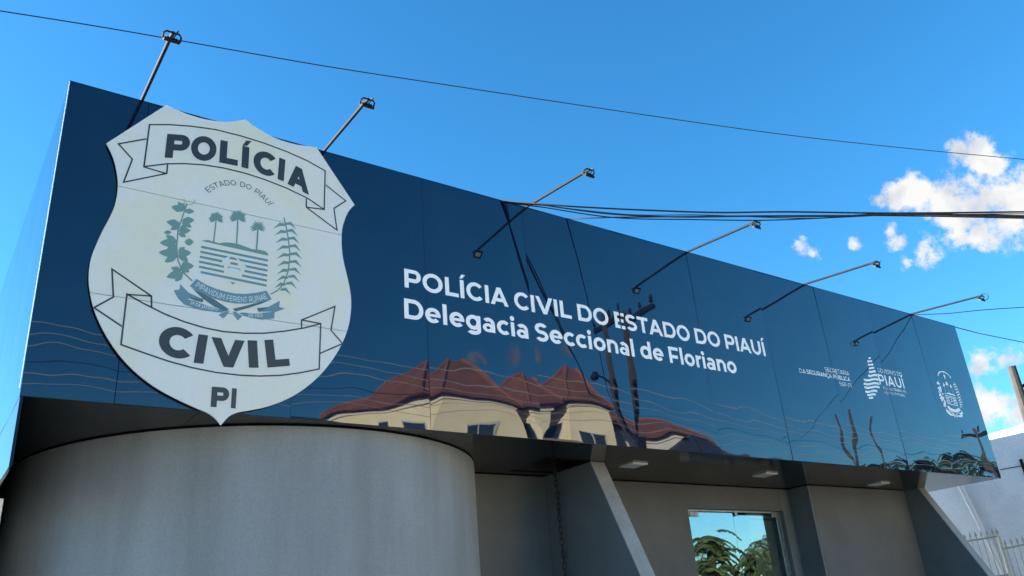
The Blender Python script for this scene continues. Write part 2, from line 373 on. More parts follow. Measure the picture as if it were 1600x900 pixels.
def pillow(x0, x1, z0, z1, ch, seed, name, to3d, parent, nu=22, nv=40):
    x0 += .0022; x1 -= .0022; w = x1 - x0; h = z1 - z0
    shp = sheet_shape(x0, x1, z0, z1, ch, seed)
    vs = []
    for j in range(nv + 1):
        for i in range(nu + 1):
            x = x0 + w * i / nu; z = z0 + h * j / nv
            vs.append(to3d(x, z, shp(x, z)))
    fs = [(j * (nu + 1) + i, j * (nu + 1) + i + 1, (j + 1) * (nu + 1) + i + 1, (j + 1) * (nu + 1) + i) for j in range(nv) for i in range(nu)]
    me = bpy.data.meshes.new(name); 
    nfront = len(vs)
    # folded edges so the sheet has depth
    rim = [i for i in range(nu + 1)] + [(j + 1) * (nu + 1) + nu for j in range(nv)] + [nv * (nu + 1) + i for i in range(nu - 1, -1, -1)] + [j * (nu + 1) for j in range(nv - 1, 0, -1)]
    bm = bmesh.new()
    bv = [bm.verts.new(p) for p in vs]
    for q in fs:
        fc = bm.faces.new([bv[i] for i in q]); fc.smooth = True
    # rim uses its own vertices so that the face normals of the sheet stay clean
    rf = [bm.verts.new(vs[i]) for i in rim]
    xz = [(x0 + w * (i % (nu + 1)) / nu, z0 + h * (i // (nu + 1)) / nv) for i in rim]
    rb = [bm.verts.new(to3d(p[0], p[1], -.022)) for p in xz]
    for k in range(len(rim)):
        k2 = (k + 1) % len(rim)
        bm.faces.new([rf[k2], rf[k], rb[k], rb[k2]])
    bm.to_mesh(me); bm.free(); me.materials.append(M_PANEL)
    return link(name, me, parent)
FRONT = [sheet_shape(seams[k] + .0022, seams[k + 1] - .0022, ZB + .002, ZT - .004, char[k], 11 + k) for k in range(len(seams) - 1)]
def on_sheet(x, z):
    k = max(0, min(len(FRONT) - 1, sum(x > q for q in seams[1:-1]))); return -FRONT[k](x, z) - .0016
for k in range(len(seams) - 1):
    pillow(seams[k], seams[k + 1], ZB + .002, ZT - .004, char[k], 11 + k, 'cladding_panel', lambda x, z, d: (x, -d, z), FA)
ys = [0.002, 1.2, 2.4, 3.6, 4.8, DEPTH]
for k in range(5):
    pillow(ys[k], ys[k + 1], ZB + .002, ZT - .004, (2.5, 0, 0, 6.0), 40 + k, 'cladding_panel', lambda y, z, d: (X0 - d, y, z), FA, 14, 26)
    pillow(ys[k], ys[k + 1], ZB + .002, ZT - .004, (2.5, 0, 0, 2.0), 50 + k, 'cladding_panel', lambda y, z, d: (X1 + d, y, z), FA, 10, 16)
box('edge_trim', (X0 - .004, -.003, ZT - .003), (X1 + .004, .05, ZT + .006), M_PANEL, FA)
box('edge_trim', (X0 - .006, -.004, ZB + .05), (X0 - .001, .004, ZT - .004), M_TRIM, FA)
box('roof_slab', (X0 + .05, .06, ZT - .011), (X1 - .05, DEPTH + .2, ZT - .004), M_CONC, ST)
# glass door, room behind it
DOOR = MB()
DOOR.box((DX0, YB + .06, G), (DX0 + .05, YB + .12, DZ)).box((DX1 - .05, YB + .06, G), (DX1, YB + .12, DZ)).box((DX0 + .05, YB + .06, DZ - .025), (DX1 - .05, YB + .12, DZ))
DOOR = DOOR.build('glass_door', M_STEEL, ST)
DM = 9.17
box('pane', (DX0 + .06, YB + .075, G + .02), (DM - .006, YB + .085, DZ - .035), M_GLASS, DOOR)
box('pane', (DM + .006, YB + .083, G + .02), (DX1 - .06, YB + .093, DZ - .06), M_GLASS, DOOR)
for x, w_, z in ((DX0 + .035, .09, DZ - .05), (DX0 + .17, .16, DZ - .06), (DM + .05, .06, DZ - .045), (DX1 - .12, .15, DZ - .055)):
    box('clamp', (x - w_ / 2, YB + .055, z - .03), (x + w_ / 2, YB + .072, z + .03), M_STEEL, DOOR, bevel=.004)
MB().tube([(DM - .09, YB + .04, 1.0), (DM - .09, YB + .04, 1.5)], .016, 10).build('handle', M_STEEL, DOOR)
box('room_wall', (DX0 - 1.5, 4.6, G), (10.3, 4.7, ZB), M_INNER, ST)
box('room_wall', (DX0 - 1.6, YB + .21, G), (DX0 - 1.5, 4.7, ZB), M_INNER, ST)
box('room_wall', (10.25, YB + .21, G), (10.35, 4.6, ZB), M_INNER, ST)
box('room_ceiling', (DX0 - 1.5, YB + .21, 3.05), (10.25, 4.6, 3.1), M_INNER, ST)
BL = box('window_blind', (9.62, YB + .20, 2.90), (10.16, YB + .25, 2.97), M_BLIND, ST)
for k in range(44):
    zz = 2.88 - k * .062
    MB().prism([(9.62, YB + .20, zz), (9.62, YB + .214, zz - .060), (9.62, YB + .216, zz - .059), (9.62, YB + .202, zz + .001)], (.54, 0, 0)).build('slat', M_BLIND, BL)

# ------------------------------------------------------------------ lettering
_gc = {}
from mathutils.geometry import delaunay_2d_cdt
def thicken(loop, d):                 # push a closed outline outwards (it turns counter-clockwise round the ink)
    P = [np.array(p) for p in loop]; n_ = len(P); out = []
    for i in range(n_):
        a = P[i] - P[i - 1]; b = P[(i + 1) % n_] - P[i]
        a = a / (np.linalg.norm(a) + 1e-12); b = b / (np.linalg.norm(b) + 1e-12)
        na = np.array([a[1], -a[0]]); nb = np.array([b[1], -b[0]]); mm = na + nb; l = np.linalg.norm(mm)
        mm = na if l < 1e-6 else mm / l
        k = 1 / max(.5, float(mm @ na))
        out.append(P[i] + mm * k * d * np.array([1.0, .72]))
    return out
def glyphs(text, offset=0.0, space=1.0):
    key = (text, offset, space)
    if key in _gc: return _gc[key]
    cu = bpy.data.curves.new('t', 'FONT'); cu.body = text; cu.space_character = space; cu.resolution_u = 6; cu.fill_mode = 'NONE'
    o = bpy.data.objects.new('t', cu); COL.objects.link(o)
    dg = bpy.context.evaluated_depsgraph_get(); dg.update()
    me = bpy.data.meshes.new_from_object(o.evaluated_get(dg))
    co = [tuple(v.co[:2]) for v in me.vertices]; nb = {}
    for e in me.edges:
        a, b = e.vertices; nb.setdefault(a, []).append(b); nb.setdefault(b, []).append(a)
    bpy.data.objects.remove(o); bpy.data.curves.remove(cu); bpy.data.meshes.remove(me)
    seen = set(); loops = []
    for st in nb:
        if st in seen: continue
        lp = [st]; seen.add(st); cur = st
        while True:
            nx = [q for q in nb[cur] if q not in seen]
            if not nx: break
            cur = nx[0]; seen.add(cur); lp.append(cur)
        pts = [co[i] for i in lp]; cl = []
        for p in pts:
            if not cl or math.dist(p, cl[-1]) > 1e-5: cl.append(p)
        if math.dist(cl[0], cl[-1]) < 1e-5: cl.pop()
        if len(cl) > 2: loops.append(cl)
    def area(l): return .5 * sum(l[i - 1][0] * l[i][1] - l[i][0] * l[i - 1][1] for i in range(len(l)))
    def inside(p, l):
        r = False
        for i in range(len(l)):
            (x1, y1), (x2, y2) = l[i - 1], l[i]
            if (y1 > p[1]) != (y2 > p[1]) and p[0] < (x2 - x1) * (p[1] - y1) / (y2 - y1) + x1: r = not r
        return r
    V, E = [], []
    for l in loops:
        hole = sum(inside(l[0], q) for q in loops if q is not l) % 2 == 1
        if (area(l) > 0) == hole: l = l[::-1]
        if offset: l = thicken(l, offset)
        k = len(V); V += [Vector((p[0], p[1])) for p in l]; E += [(k + i, k + (i + 1) % len(l)) for i in range(len(l))]
    r = delaunay_2d_cdt(V, E, [], 1, 1e-6)
    RV = np.array([v[:] for v in r[0]])
    seg = np.array([(*V[a], *V[b]) for a, b in E]); fl = []
    for f_ in r[2]:
        cx_, cy_ = RV[list(f_)].mean(0)
        hit = ((seg[:, 1] > cy_) != (seg[:, 3] > cy_))
        sg = seg[hit]; xs = (sg[:, 2] - sg[:, 0]) * (cy_ - sg[:, 1]) / (sg[:, 3] - sg[:, 1]) + sg[:, 0]
        if (xs > cx_).sum() % 2: fl.append(tuple(f_))
    res = (RV, fl)
    _gc[key] = res; return res
# a geometric sans built from stems, bars and rings (cap height 1)
def geo_glyph(ch, t):
    h = t * .88; S_ = []
    rect = lambda a, b, c, d: S_.append([(a, b), (c, b), (c, d), (a, d)])
    def ring(cx_, cy_, rx, ry, a0, a1, tx=None, ty=None):
        tx = t if tx is None else tx; ty = h if ty is None else ty; n_ = max(4, int(abs(a1 - a0) / 9))
        A_ = [rad(a0 + (a1 - a0) * i / n_) for i in range(n_ + 1)]
        o_ = [(cx_ + rx * math.cos(a), cy_ + ry * math.sin(a)) for a in A_]; i_ = [(cx_ + (rx - tx) * math.cos(a), cy_ + (ry - ty) * math.sin(a)) for a in A_]
        for k in range(n_): S_.append([o_[k], o_[k + 1], i_[k + 1], i_[k]])
    acc_ = None; base = {'Í': 'I', 'Ú': 'U', 'Ç': 'C'}.get(ch, ch); w = t; xh = .755; sb = (.085, .085)
    c = base
    if c == 'I': rect(0, 0, t, 1)
    elif c == 'L': w = .76; rect(0, 0, t, 1); rect(0, 0, w, h); sb = (.085, .02)
    elif c in 'EF':
        w = .80; rect(0, 0, t, 1); rect(0, 1 - h, w, 1); sb = (.085, .04)
        if c == 'E': rect(0, 0, w, h); rect(0, .505 - h / 2, w * .9, .505 + h / 2)
        else: rect(0, .40 - h / 2, w * .9, .40 + h / 2)
    elif c == 'H': w = .96; rect(0, 0, t, 1); rect(w - t, 0, w, 1); rect(0, .5 - h / 2, w, .5 + h / 2)
    elif c == 'T': w = .86; rect(0, 1 - h, w, 1); rect(w / 2 - t / 2, 0, w / 2 + t / 2, 1); sb = (.02, .02)
    elif c in 'PRB':
        w = .90; rb = .34 if c != 'B' else .275; cx_ = w - .34; rect(0, 0, t, 1)
        rect(0, 1 - h, cx_, 1); rect(0, 1 - 2 * rb, cx_, 1 - 2 * rb + h); ring(cx_, 1 - rb, .34, rb, -90, 90); sb = (.085, .04)
        if c == 'R': S_.append([(w - t * 1.15, 0), (w, 0), (cx_ + .08, .38), (cx_ - t * .9, .36)])
        if c == 'B': rect(0, 0, cx_ + .03, h); ring(cx_ + .03, .275, .34, .275, -90, 90); w = .93
    elif c == 'D': w = 1.02; rect(0, 0, t, 1); rect(0, 0, w - .5, h); rect(0, 1 - h, w - .5, 1); ring(w - .5, .5, .5, .5, -90, 90); sb = (.085, .05)
    elif c in 'OQ':
        w = 1.12; ring(w / 2, .5, w / 2, .515, 0, 360); sb = (.05, .05)
        if c == 'Q': S_.append([(w * .52, .12), (w * .70, .18), (w * .95, -.14), (w * .72, -.14)])
    elif c in 'CG':
        w = 1.0; ring(.54, .5, .54, .515, 42 if c == 'C' else 40, 318); sb = (.05, .03)
        if c == 'G': rect(w - t, .13, w, .52)
    elif c == 'S':
        w = .84; ry = (1.012 - (.5 - h / 2)) / 2; rx = w / 2
        ring(rx, 1.012 - ry, rx * .97, ry, 28, 270); ring(rx, -.012 + ry, rx, ry, 90, -150); sb = (.045, .045)
    elif c == 'U': w = .94; rect(0, .44, t, 1); rect(w - t, .44, w, 1); ring(w / 2, .44, w / 2, .452, 180, 360)
    elif c in 'AV':
        w = 1.12; k = t * 1.08; P_ = [[(0, 0), (k, 0), (w / 2 + k / 2, 1), (w / 2 - k / 2, 1)], [(w - k, 0), (w, 0), (w / 2 + k / 2, 1), (w / 2 - k / 2, 1)]]
        if c == 'V': P_ = [[(x, 1 - y) for x, y in p] for p in P_]
        else: rect(w * .22, .20, w * .78, .20 + h)
        S_ += P_; sb = (.0, .0)
    elif c == 'N': w = .98; rect(0, 0, t, 1); rect(w - t, 0, w, 1); S_.append([(0, 1), (t * 1.1, 1), (w, 0), (w - t * 1.1, 0)])
    elif c == 'M': w = 1.16; rect(0, 0, t, 1); rect(w - t, 0, w, 1); S_.append([(0, 1), (t * 1.1, 1), (w / 2 + t * .45, .28), (w / 2 - t * .45, .28)]); S_.append([(w - t * 1.1, 1), (w, 1), (w / 2 + t * .45, .28), (w / 2 - t * .45, .28)])
    elif c == '-': w = .40; rect(0, .36 - h / 2, w, .36 + h / 2); sb = (.06, .06)
    elif c == ',': w = t; S_.append([(0, t), (t, t), (t * .6, -.16), (0, -.16)])
    elif c == 'o': w = .86; ring(w / 2, xh / 2, w / 2, xh / 2 + .012, 0, 360); sb = (.045, .045)
    elif c == 'c': w = .76; ring(.43, xh / 2, .43, xh / 2 + .012, 45, 315); sb = (.045, .02)
    elif c == 'e': w = .84; ring(w / 2, xh / 2, w / 2, xh / 2 + .012, 0, 318); rect(t * .5, xh / 2 - h * .36, w - .004, xh / 2 + h * .36); sb = (.045, .04)
    elif c in 'dg':
        w = .86; ring(.42, xh / 2, .42, xh / 2 + .012, 0, 360); sb = (.045, .08)
        if c == 'd': rect(w - t, 0, w, 1.06)
        else: rect(w - t, -.02, w, xh); ring(w / 2, -.02, w / 2, .245, 212, 360)
    elif c == 'a': w = .74; rect(w - t, 0, w, .45); ring(w / 2 - .005, .455, w / 2 + .005, .31, 0, 142); ring(.335, .225, .335, .237, 0, 360, t * .95, h * .8); sb = (.035, .08)
    elif c == 'l': rect(0, 0, t, 1.06)
    elif c == 'i': rect(0, 0, t, xh); r_ = t * .60; ring(t / 2, .965, r_, r_, 0, 360, r_ - .002, r_ - .002)
    elif c == 'n': w = .80; rect(0, 0, t, xh); rect(w - t, 0, w, .41); ring(w / 2, .41, w / 2, .357, 0, 180); sb = (.08, .075)
    elif c == 'r': w = .50; rect(0, 0, t, xh); ring(.46, .41, .46, .352, 86, 180); sb = (.08, .0)
    else: return None
    if ch in 'ÍÚ': xa = w / 2 - .13; S_.append([(xa, 1.075), (xa + .15, 1.075), (xa + .36, 1.31), (xa + .13, 1.31)])
    if ch == 'Ç': S_.append([(.50, 0.0), (.62, 0.0), (.70, -.12), (.60, -.26), (.42, -.26), (.42, -.18), (.54, -.17), (.56, -.12)])
    return S_, w, sb
def union(shapes):
    V, E = [], []
    for p in shapes:
        k = len(V); V += [Vector(q) for q in p]; E += [(k + i, k + (i + 1) % len(p)) for i in range(len(p))]
    r = delaunay_2d_cdt(V, E, [], 1, 1e-5); RV = np.array([v[:] for v in r[0]]); fl = []
    C3 = np.array([RV[list(f_)].mean(0) for f_ in r[2]]); keep = np.zeros(len(C3), bool)
    for p in shapes:
        P = np.array(p); ins = np.zeros(len(C3), bool)
        for i in range(len(P)):
            (x1, y1), (x2, y2) = P[i - 1], P[i]
            if y1 == y2: continue
            cond = (y1 > C3[:, 1]) != (y2 > C3[:, 1]); ins ^= cond & (C3[:, 0] < (x2 - x1) * (C3[:, 1] - y1) / (y2 - y1) + x1)
        keep |= ins
    return RV, [tuple(f_) for f_, k in zip(r[2], keep) if k]
_old_glyphs = glyphs
def glyphs(text, offset=0.0, space=1.0):
    key = ('geo', text, offset, space)
    if key in _gc: return _gc[key]
    t = .13 + offset * 2.05; x = 0.0; VV = []; FF = []
    for ch in text:
        if ch == ' ': x += .34 + 2 * (space - 1); continue
        g_ = geo_glyph(ch, t)
        if g_ is None: return _old_glyphs(text, offset, space)
        S_, w, sb = g_; V, Fs = union(S_); x += sb[0]; k = len(VV)
        VV += [(p[0] + x, p[1]) for p in V]; FF += [tuple(i + k for i in f_) for f_ in Fs]; x += w + sb[1] + (space - 1)
    _gc[key] = (np.array(VV), FF); return _gc[key]
def letters_of(V, Fs):                # split a filled text into its letters (a dot or accent stays with its letter)
    par = list(range(len(V)))
    def fd(i):
        while par[i] != i: par[i] = par[par[i]]; i = par[i]
        return i
    for f_ in Fs:
        for i in f_[1:]: par[fd(i)] = fd(f_[0])
    comp = {}
    for f_ in Fs: comp.setdefault(fd(f_[0]), []).append(f_)
    items = []
    for fl in comp.values():
        ids = sorted({i for f_ in fl for i in f_}); xs = V[ids, 0]; items.append([xs.min(), xs.max(), fl])
    items.sort(key=lambda t: t[1] - t[0], reverse=True); out = []
    for a, b, fl in items:
        for t in out:
            if min(b, t[1]) - max(a, t[0]) > .6 * (b - a): t[2] += fl; break
        else: out.append([a, b, list(fl)])
    return sorted(out, key=lambda t: t[0])
def put_text(name, P, V, Fs, m, parent, split):
    if not split: return flat(name, P, Fs, m, parent)
    for a, b, fl in letters_of(V, Fs):
        ids = sorted({i for f_ in fl for i in f_}); mp = {i: k for k, i in enumerate(ids)}
        flat('letter', [P[i] for i in ids], [tuple(mp[i] for i in f_) for f_ in fl], m, parent)
def cap_h(offset, text='H'):
    if any(c in '0123456789J' for c in text): V, _ = _old_glyphs('H', offset)
    else: V, _ = glyphs('H', offset)
    return V[:, 1].min(), V[:, 1].max()
def flat(name, V3, Fs, m, parent, layer=False):
    if layer:
        V3 = [list(p) for p in V3]
        for k, f_ in enumerate(Fs):
            for i in f_: V3[i][1] = float(V3[f_[0]][1]) if i != f_[0] else float(V3[i][1]) - .00004 * k
    if parent is FA: V3 = [(p[0], on_sheet(p[0], p[2]) + (p[1] - YL), p[2]) for p in V3]
    me = bpy.data.meshes.new(name); me.from_pydata([tuple(map(float, p)) for p in V3], [], Fs); me.materials.append(m); me.update()
    bm = bmesh.new(); bm.from_mesh(me)
    for f_ in bm.faces:
        if f_.normal.y > 0: f_.normal_flip()
    bm.to_mesh(me); bm.free()
    return link(name, me, parent)
def line_text(name, text, xl, xr, zbase, cap, Y, m, parent, bold=.02, space=1.0, split=True):
    V, Fs = glyphs(text, bold, space); lo, hi = cap_h(bold, text)
    a, b = V[:, 0].min(), V[:, 0].max()
    P = [(xl + (v[0] - a) / (b - a) * (xr - xl), Y, zbase + (v[1] - lo) / (hi - lo) * cap) for v in V]
    return put_text(name, P, V, Fs, m, parent, split)
def quad_text(ch, bl, br, tl, Y, out, bold=.03, ref=None):   # one glyph mapped on the parallelogram of three survey points
    V, Fs = glyphs(ch, bold); a = V.min(0); b = V.max(0)
    if ref is None: lo, hi = cap_h(bold)
    else: lo, hi = ref
    B, Rr, T = on_y(*bl, Y), on_y(*br, Y), on_y(*tl, Y)
    P = [B + (Rr - B) * (v[0] - a[0]) / (b[0] - a[0]) + (T - B) * (v[1] - lo) / (hi - lo) for v in V]
    nn_ = len(out[0]); out[0].extend(P); out[1].extend([tuple(i + nn_ for i in q) for q in Fs])
def arc_text(name, text, p0, p1, p2, cap, Y, m, parent, bold=.02, flip=False, space=1.0):
    A, B, Cc = [np.array(on_y(*p, Y))[[0, 2]] for p in (p0, p1, p2)]
    M2 = np.array([B - A, Cc - A]) * 2; rhs = np.array([B @ B - A @ A, Cc @ Cc - A @ A]); ctr = np.linalg.solve(M2, rhs); R_ = np.linalg.norm(A - ctr)
    V, Fs = glyphs(text, bold, space); lo, hi = cap_h(bold, text); a, b = V[:, 0].min(), V[:, 0].max()
    t0 = math.atan2(*(A - ctr)[::-1]); t2 = math.atan2(*(Cc - ctr)[::-1])
    if flip and t0 > 0: t0 -= 2 * math.pi
    if flip and t2 > 0: t2 -= 2 * math.pi
    P = []
    for v in V:
        t = t0 + (t2 - t0) * (v[0] - a) / (b - a); hgt = (v[1] - lo) / (hi - lo) * cap
        r_ = R_ - hgt if flip else R_ + hgt
        P.append((ctr[0] + r_ * math.cos(t), Y, ctr[1] + r_ * math.sin(t)))
    return put_text(name, P, V, Fs, m, parent, True)
YL = -.0085
line_text('lettering', 'POLÍCIA CIVIL DO ESTADO DO PIAUÍ', 3.325, 8.415, 4.588, .187, YL, M_LETTER, FA, .048, 1.0)
line_text('lettering', 'Delegacia Seccional de Floriano', 3.315, 7.77, 4.288, .192, YL, M_LETTER, FA, .048, 1.0)
def crop_pt(ox, oy, sc): return lambda x, y: (ox + x / sc, oy + y / sc)
c8 = crop_pt(1240, 540, 8.0)
def small_text(text, l, r, hpx, bold):      # l, r: baseline ends in survey pixels
    A = on_y(*l, YL); B = on_y(*r, YL); T = on_y(l[0], l[1] - hpx, YL)
    line_text('lettering', text, A[0], B[0], (A[2] + B[2]) / 2, T[2] - A[2], YL, M_LETTER, FA, bold, 1.05)
small_text('SECRETARIA', c8(402, 322), c8(702, 374), 6.4, .0)
small_text('DA', c8(80, 338), c8(160, 352), 6.6, .0)
small_text('SEGURANÇA PÚBLICA', c8(170, 353), c8(715, 446), 6.6, .03)
small_text('SSP-PI', c8(583, 500), c8(730, 522), 6.0, .0)
small_text('GOVERNO DO', c8(1062, 330), c8(1365, 388), 6.2, .0)
small_text('PIAUÍ', c8(1085, 482), c8(1405, 538), 15.5, .035)
small_text('AQUI TEM', c8(1125, 543), c8(1255, 563), 3.6, -.004)
small_text('TRABALHO,', c8(1262, 565), c8(1418, 592), 3.8, .02)
small_text('AQUI TEM', c8(1145, 598), c8(1270, 618), 3.6, -.004)
small_text('FUTURO', c8(1278, 620), c8(1398, 640), 3.8, .02)
# state-shaped logo made of wavy bands
bands = [(940, 968, 155, 22), (925, 985, 195, 22), (930, 1000, 238, 24), (943, 1012, 280, 24), (945, 1030, 325, 27), (935, 1050, 372, 27), (878, 1068, 425, 27), (876, 1075, 475, 27), (888, 1078, 520, 27), (898, 1050, 570, 26), (922, 1030, 612, 25), (942, 998, 652, 22)]
LOGO = MB()
for x0_, x1_, yc, th in bands:
    nseg = 10; up_, dn_ = [], []
    amp = min(1.0, (x1_ - x0_) / 160) * 24
    for i in range(nseg + 1):
        u = i / nseg; x = x0_ + (x1_ - x0_) * u; y = yc - (u - .5) * amp * .9 - amp * .35 * math.sin((u - .5) * 2 * math.pi) + 8 * (u - .5) * (x1_ - x0_) / 60
        up_.append(on_y(*c8(x, y - th / 2), YL)); dn_.append(on_y(*c8(x, y + th / 2), YL))
    k = len(LOGO.v); LOGO.add(up_ + dn_, [(i, i + 1, nseg + 2 + i, nseg + 1 + i) for i in range(nseg)])
flat('state_logo', LOGO.v, LOGO.f, M_LETTER, FA)

# ------------------------------------------------------------------ crest drawing (shared by the shield and the fascia)
CS = 3.912
def poly(out, pts):
    n_ = len(out[0]); out[0].extend(pts); out[1].append(tuple(range(n_, n_ + len(pts))))
def strip(out, pts, w, closed=False):
    P = [np.array(p, float) for p in pts]; n_ = len(P); L, Rr = [], []
    for i in range(n_):
        a = P[(i - 1) % n_] if (closed or i > 0) else P[i]; b = P[(i + 1) % n_] if (closed or i < n_ - 1) else P[i]
        d0 = P[i] - a; d1 = b - P[i]
        d0 = d0 / (np.linalg.norm(d0) or 1); d1 = d1 / (np.linalg.norm(d1) or 1)
        t = d0 + d1; t /= (np.linalg.norm(t) or 1); nm = np.array([-t[1], t[0]])
        dd = d1 if np.linalg.norm(d1) > 0 else d0
        k = 1 / max(.45, abs(nm @ np.array([-dd[1], dd[0]])))
        L.append(P[i] + nm * w / 2 * k); Rr.append(P[i] - nm * w / 2 * k)
    m_ = n_ if closed else n_ - 1
    o = len(out[0]); out[0].extend(L + Rr)
    for i in range(m_):
        j = (i + 1) % n_; out[1].append((o + i, o + j, o + n_ + j, o + n_ + i))
def leaf(out, x, y, ang, ln, wd):
    c, s_ = math.cos(ang), math.sin(ang); pts = []
    for u, v in ((0, 0), (.2, .32), (.5, .5), (.8, .28), (1, 0), (.8, -.28), (.5, -.5), (.2, -.32)):
        pts.append(np.array([x + c * u * ln - s_ * v * wd, y + s_ * u * ln + c * v * wd]))
    poly(out, pts)
def crest():
    L = {k: ([], []) for k in ('leaf_branch', 'cane_branch', 'palm', 'hill', 'stripe', 'star', 'motto_ribbon', 'ribbon_tail', 'ribbon_fold', 'sky_field')}
    # (crop pixels of the survey picture)
    b = L['leaf_branch']
    strip(b, [(205, 110), (180, 180), (150, 270), (140, 380), (150, 460), (180, 530), (237, 583)], 9)
    strip(b, [(185, 75), (188, 100), (205, 118), (235, 115), (252, 100), (250, 85)], 3)
    for x, y, a, l_, w_ in ((190, 150, 3.4, 85, 46), (195, 150, 3.95, 70, 34), (188, 155, .05, 62, 34), (180, 150, 4.8, 45, 26), (165, 235, 3.3, 88, 46), (165, 240, 2.7, 70, 34), (172, 215, -.05, 78, 46), (172, 222, .5, 70, 34), (152, 275, .0, 74, 46), (160, 265, -.5, 55, 30), (150, 290, .45, 55, 26),
                            (142, 350, 3.15, 105, 50), (142, 345, 3.7, 80, 36), (142, 360, 2.55, 85, 38), (190, 345, .0, 55, 46), (110, 285, 3.1, 48, 26),
                            (148, 415, 3.2, 118, 52), (148, 420, 2.6, 95, 46), (148, 412, 3.8, 75, 36), (150, 415, -.05, 80, 48), (150, 425, .5, 70, 40), (150, 405, -.6, 50, 30),
                            (165, 495, -.05, 82, 50), (165, 500, .5, 62, 36), (170, 490, -.6, 50, 28), (178, 530, 2.85, 105, 52), (178, 535, 2.3, 70, 40), (172, 520, 3.4, 70, 34)):
        leaf(b, x, y, a, l_, w_)
    b = L['cane_branch']
    stem = [(797, 195), (812, 260), (824, 330), (832, 400), (830, 470), (820, 530), (795, 600), (760, 640), (715, 664)]
    strip(b, stem, 8)
    for i, (sx_, sy) in enumerate([(803, 225), (812, 268), (820, 315), (827, 362), (832, 410), (831, 458), (828, 505), (822, 548), (808, 590), (775, 628)]):
        k = 1 - .03 * abs(i - 4)
        if i < 9:
            poly(b, [np.array(p) for p in ((sx_, sy + 8), (sx_ - 38 * k, sy + 2), (sx_ - 82 * k, sy + 38), (sx_ - 40 * k, sy + 22), (sx_ - 2, sy + 22))])
        poly(b, [np.array(p) for p in ((sx_, sy + 2), (sx_ + 42 * k, sy - 4), (sx_ + 78 * k, sy + 42), (sx_ + 36 * k, sy + 14), (sx_ + 2, sy + 16))])
    b = L['palm']
    for x, y, gx, gy, r_, fan in ((382, 205, 367, 345, 50, 0), (515, 200, 507, 355, 56, 0), (637, 262, 629, 392, 52, 1)):
        strip(b, [(x, y), ((x + gx) / 2 + 1, (y + gy) / 2), (gx, gy)], 9)
        nl = 15 if not fan else 13
        for k in range(nl):
            a = rad(-205 + 230 * k / (nl - 1)); rr_ = r_ * (.85 + .15 * ((k * 7) % 3) / 2)
            leaf(b, x, y, a, rr_, 15 if not fan else 10)
    poly(L['hill'], [np.array(p) for p in ((290, 337), (330, 332), (370, 343), (400, 352), (440, 347), (480, 350), (520, 358), (560, 372), (600, 388), (650, 393), (680, 400), (700, 415), (700, 428))])
    b = L['stripe']
    for k in range(6):
        y0 = 366 + k * 31; xl = 290 - min(k, 3) * 4 + (4 if k == 5 else 0); xr = 699 - k * 1.5
        gap = None
        if k == 5: xl, xr = 287, 690
        sl = .205; th = 14
        def bar(a, c):
            ya, yc = y0 + (a - 285) * sl, y0 + (c - 285) * sl
            poly(b, [np.array((a, ya)), np.array((c, yc)), np.array((c, yc + th)), np.array((a, ya + th))])
        if k in (2, 3): bar(xl, 400 + 10 * k); bar(545 - (k - 2) * 0 + 10, xr); bar(470 - (k - 2) * 15, 515 + (k - 2) * 15)
        elif k == 4: bar(xl, 430); bar(540, xr)
        else: bar(xl, xr)
    poly(b, [np.array(p) for p in ((468, 588), (500, 593), (485, 605))])
    b = L['motto_ribbon']
    top = [(262, 570), (320, 605), (380, 630), (440, 648), (500, 660), (560, 662), (620, 656), (690, 642)]
    bot = [(722, 695), (640, 712), (560, 722), (500, 720), (440, 710), (370, 690), (300, 658), (222, 614)]
    poly(b, [np.array(p) for p in top + bot])
    b = L['ribbon_tail']
    poly(b, [np.array(p) for p in ((122, 640), (158, 635), (163, 602), (215, 655), (305, 695), (300, 714), (215, 690), (188, 728), (150, 690))])
    poly(b, [np.array(p) for p in ((190, 690), (250, 705), (330, 735), (400, 755), (470, 765), (395, 775), (290, 762), (183, 726))])
    poly(b, [np.array(p) for p in ((803, 752), (768, 742), (772, 703), (700, 742), (632, 748), (640, 772), (720, 770), (738, 812), (740, 775))])
    poly(b, [np.array(p) for p in ((540, 775), (620, 782), (738, 770), (738, 812), (660, 820), (590, 808), (520, 780))])
    poly(b, [np.array(p) for p in ((395, 790), (440, 770), (465, 768), (440, 800), (425, 812))])
    poly(b, [np.array(p) for p in ((483, 770), (505, 772), (540, 800), (515, 825), (495, 800))])
    b = L['ribbon_fold']
    poly(b, [np.array(p) for p in ((237, 628), (300, 658), (370, 695), (460, 755), (440, 768), (380, 745), (300, 690))])
    poly(b, [np.array(p) for p in ((715, 697), (640, 713), (560, 735), (485, 752), (500, 770), (590, 745), (660, 722))])
    poly(b, [np.array(p) for p in ((218, 682), (305, 695), (300, 714), (250, 702))])
    poly(b, [np.array(p) for p in ((632, 748), (705, 745), (660, 766), (640, 772))])
    return L
CREST = crest()
CREST_MAT = dict(leaf_branch=M_GREENV, cane_branch=M_GREENV, palm=M_GREENV, hill=M_GREENV, stripe=M_BLUEV, motto_ribbon=M_BLUEV, ribbon_tail=M_BLUEV, ribbon_fold=M_BLUED)
CREST_Z = dict(leaf_branch=0, cane_branch=0, palm=0, hill=1, stripe=0, motto_ribbon=2, ribbon_tail=0, ribbon_fold=1)

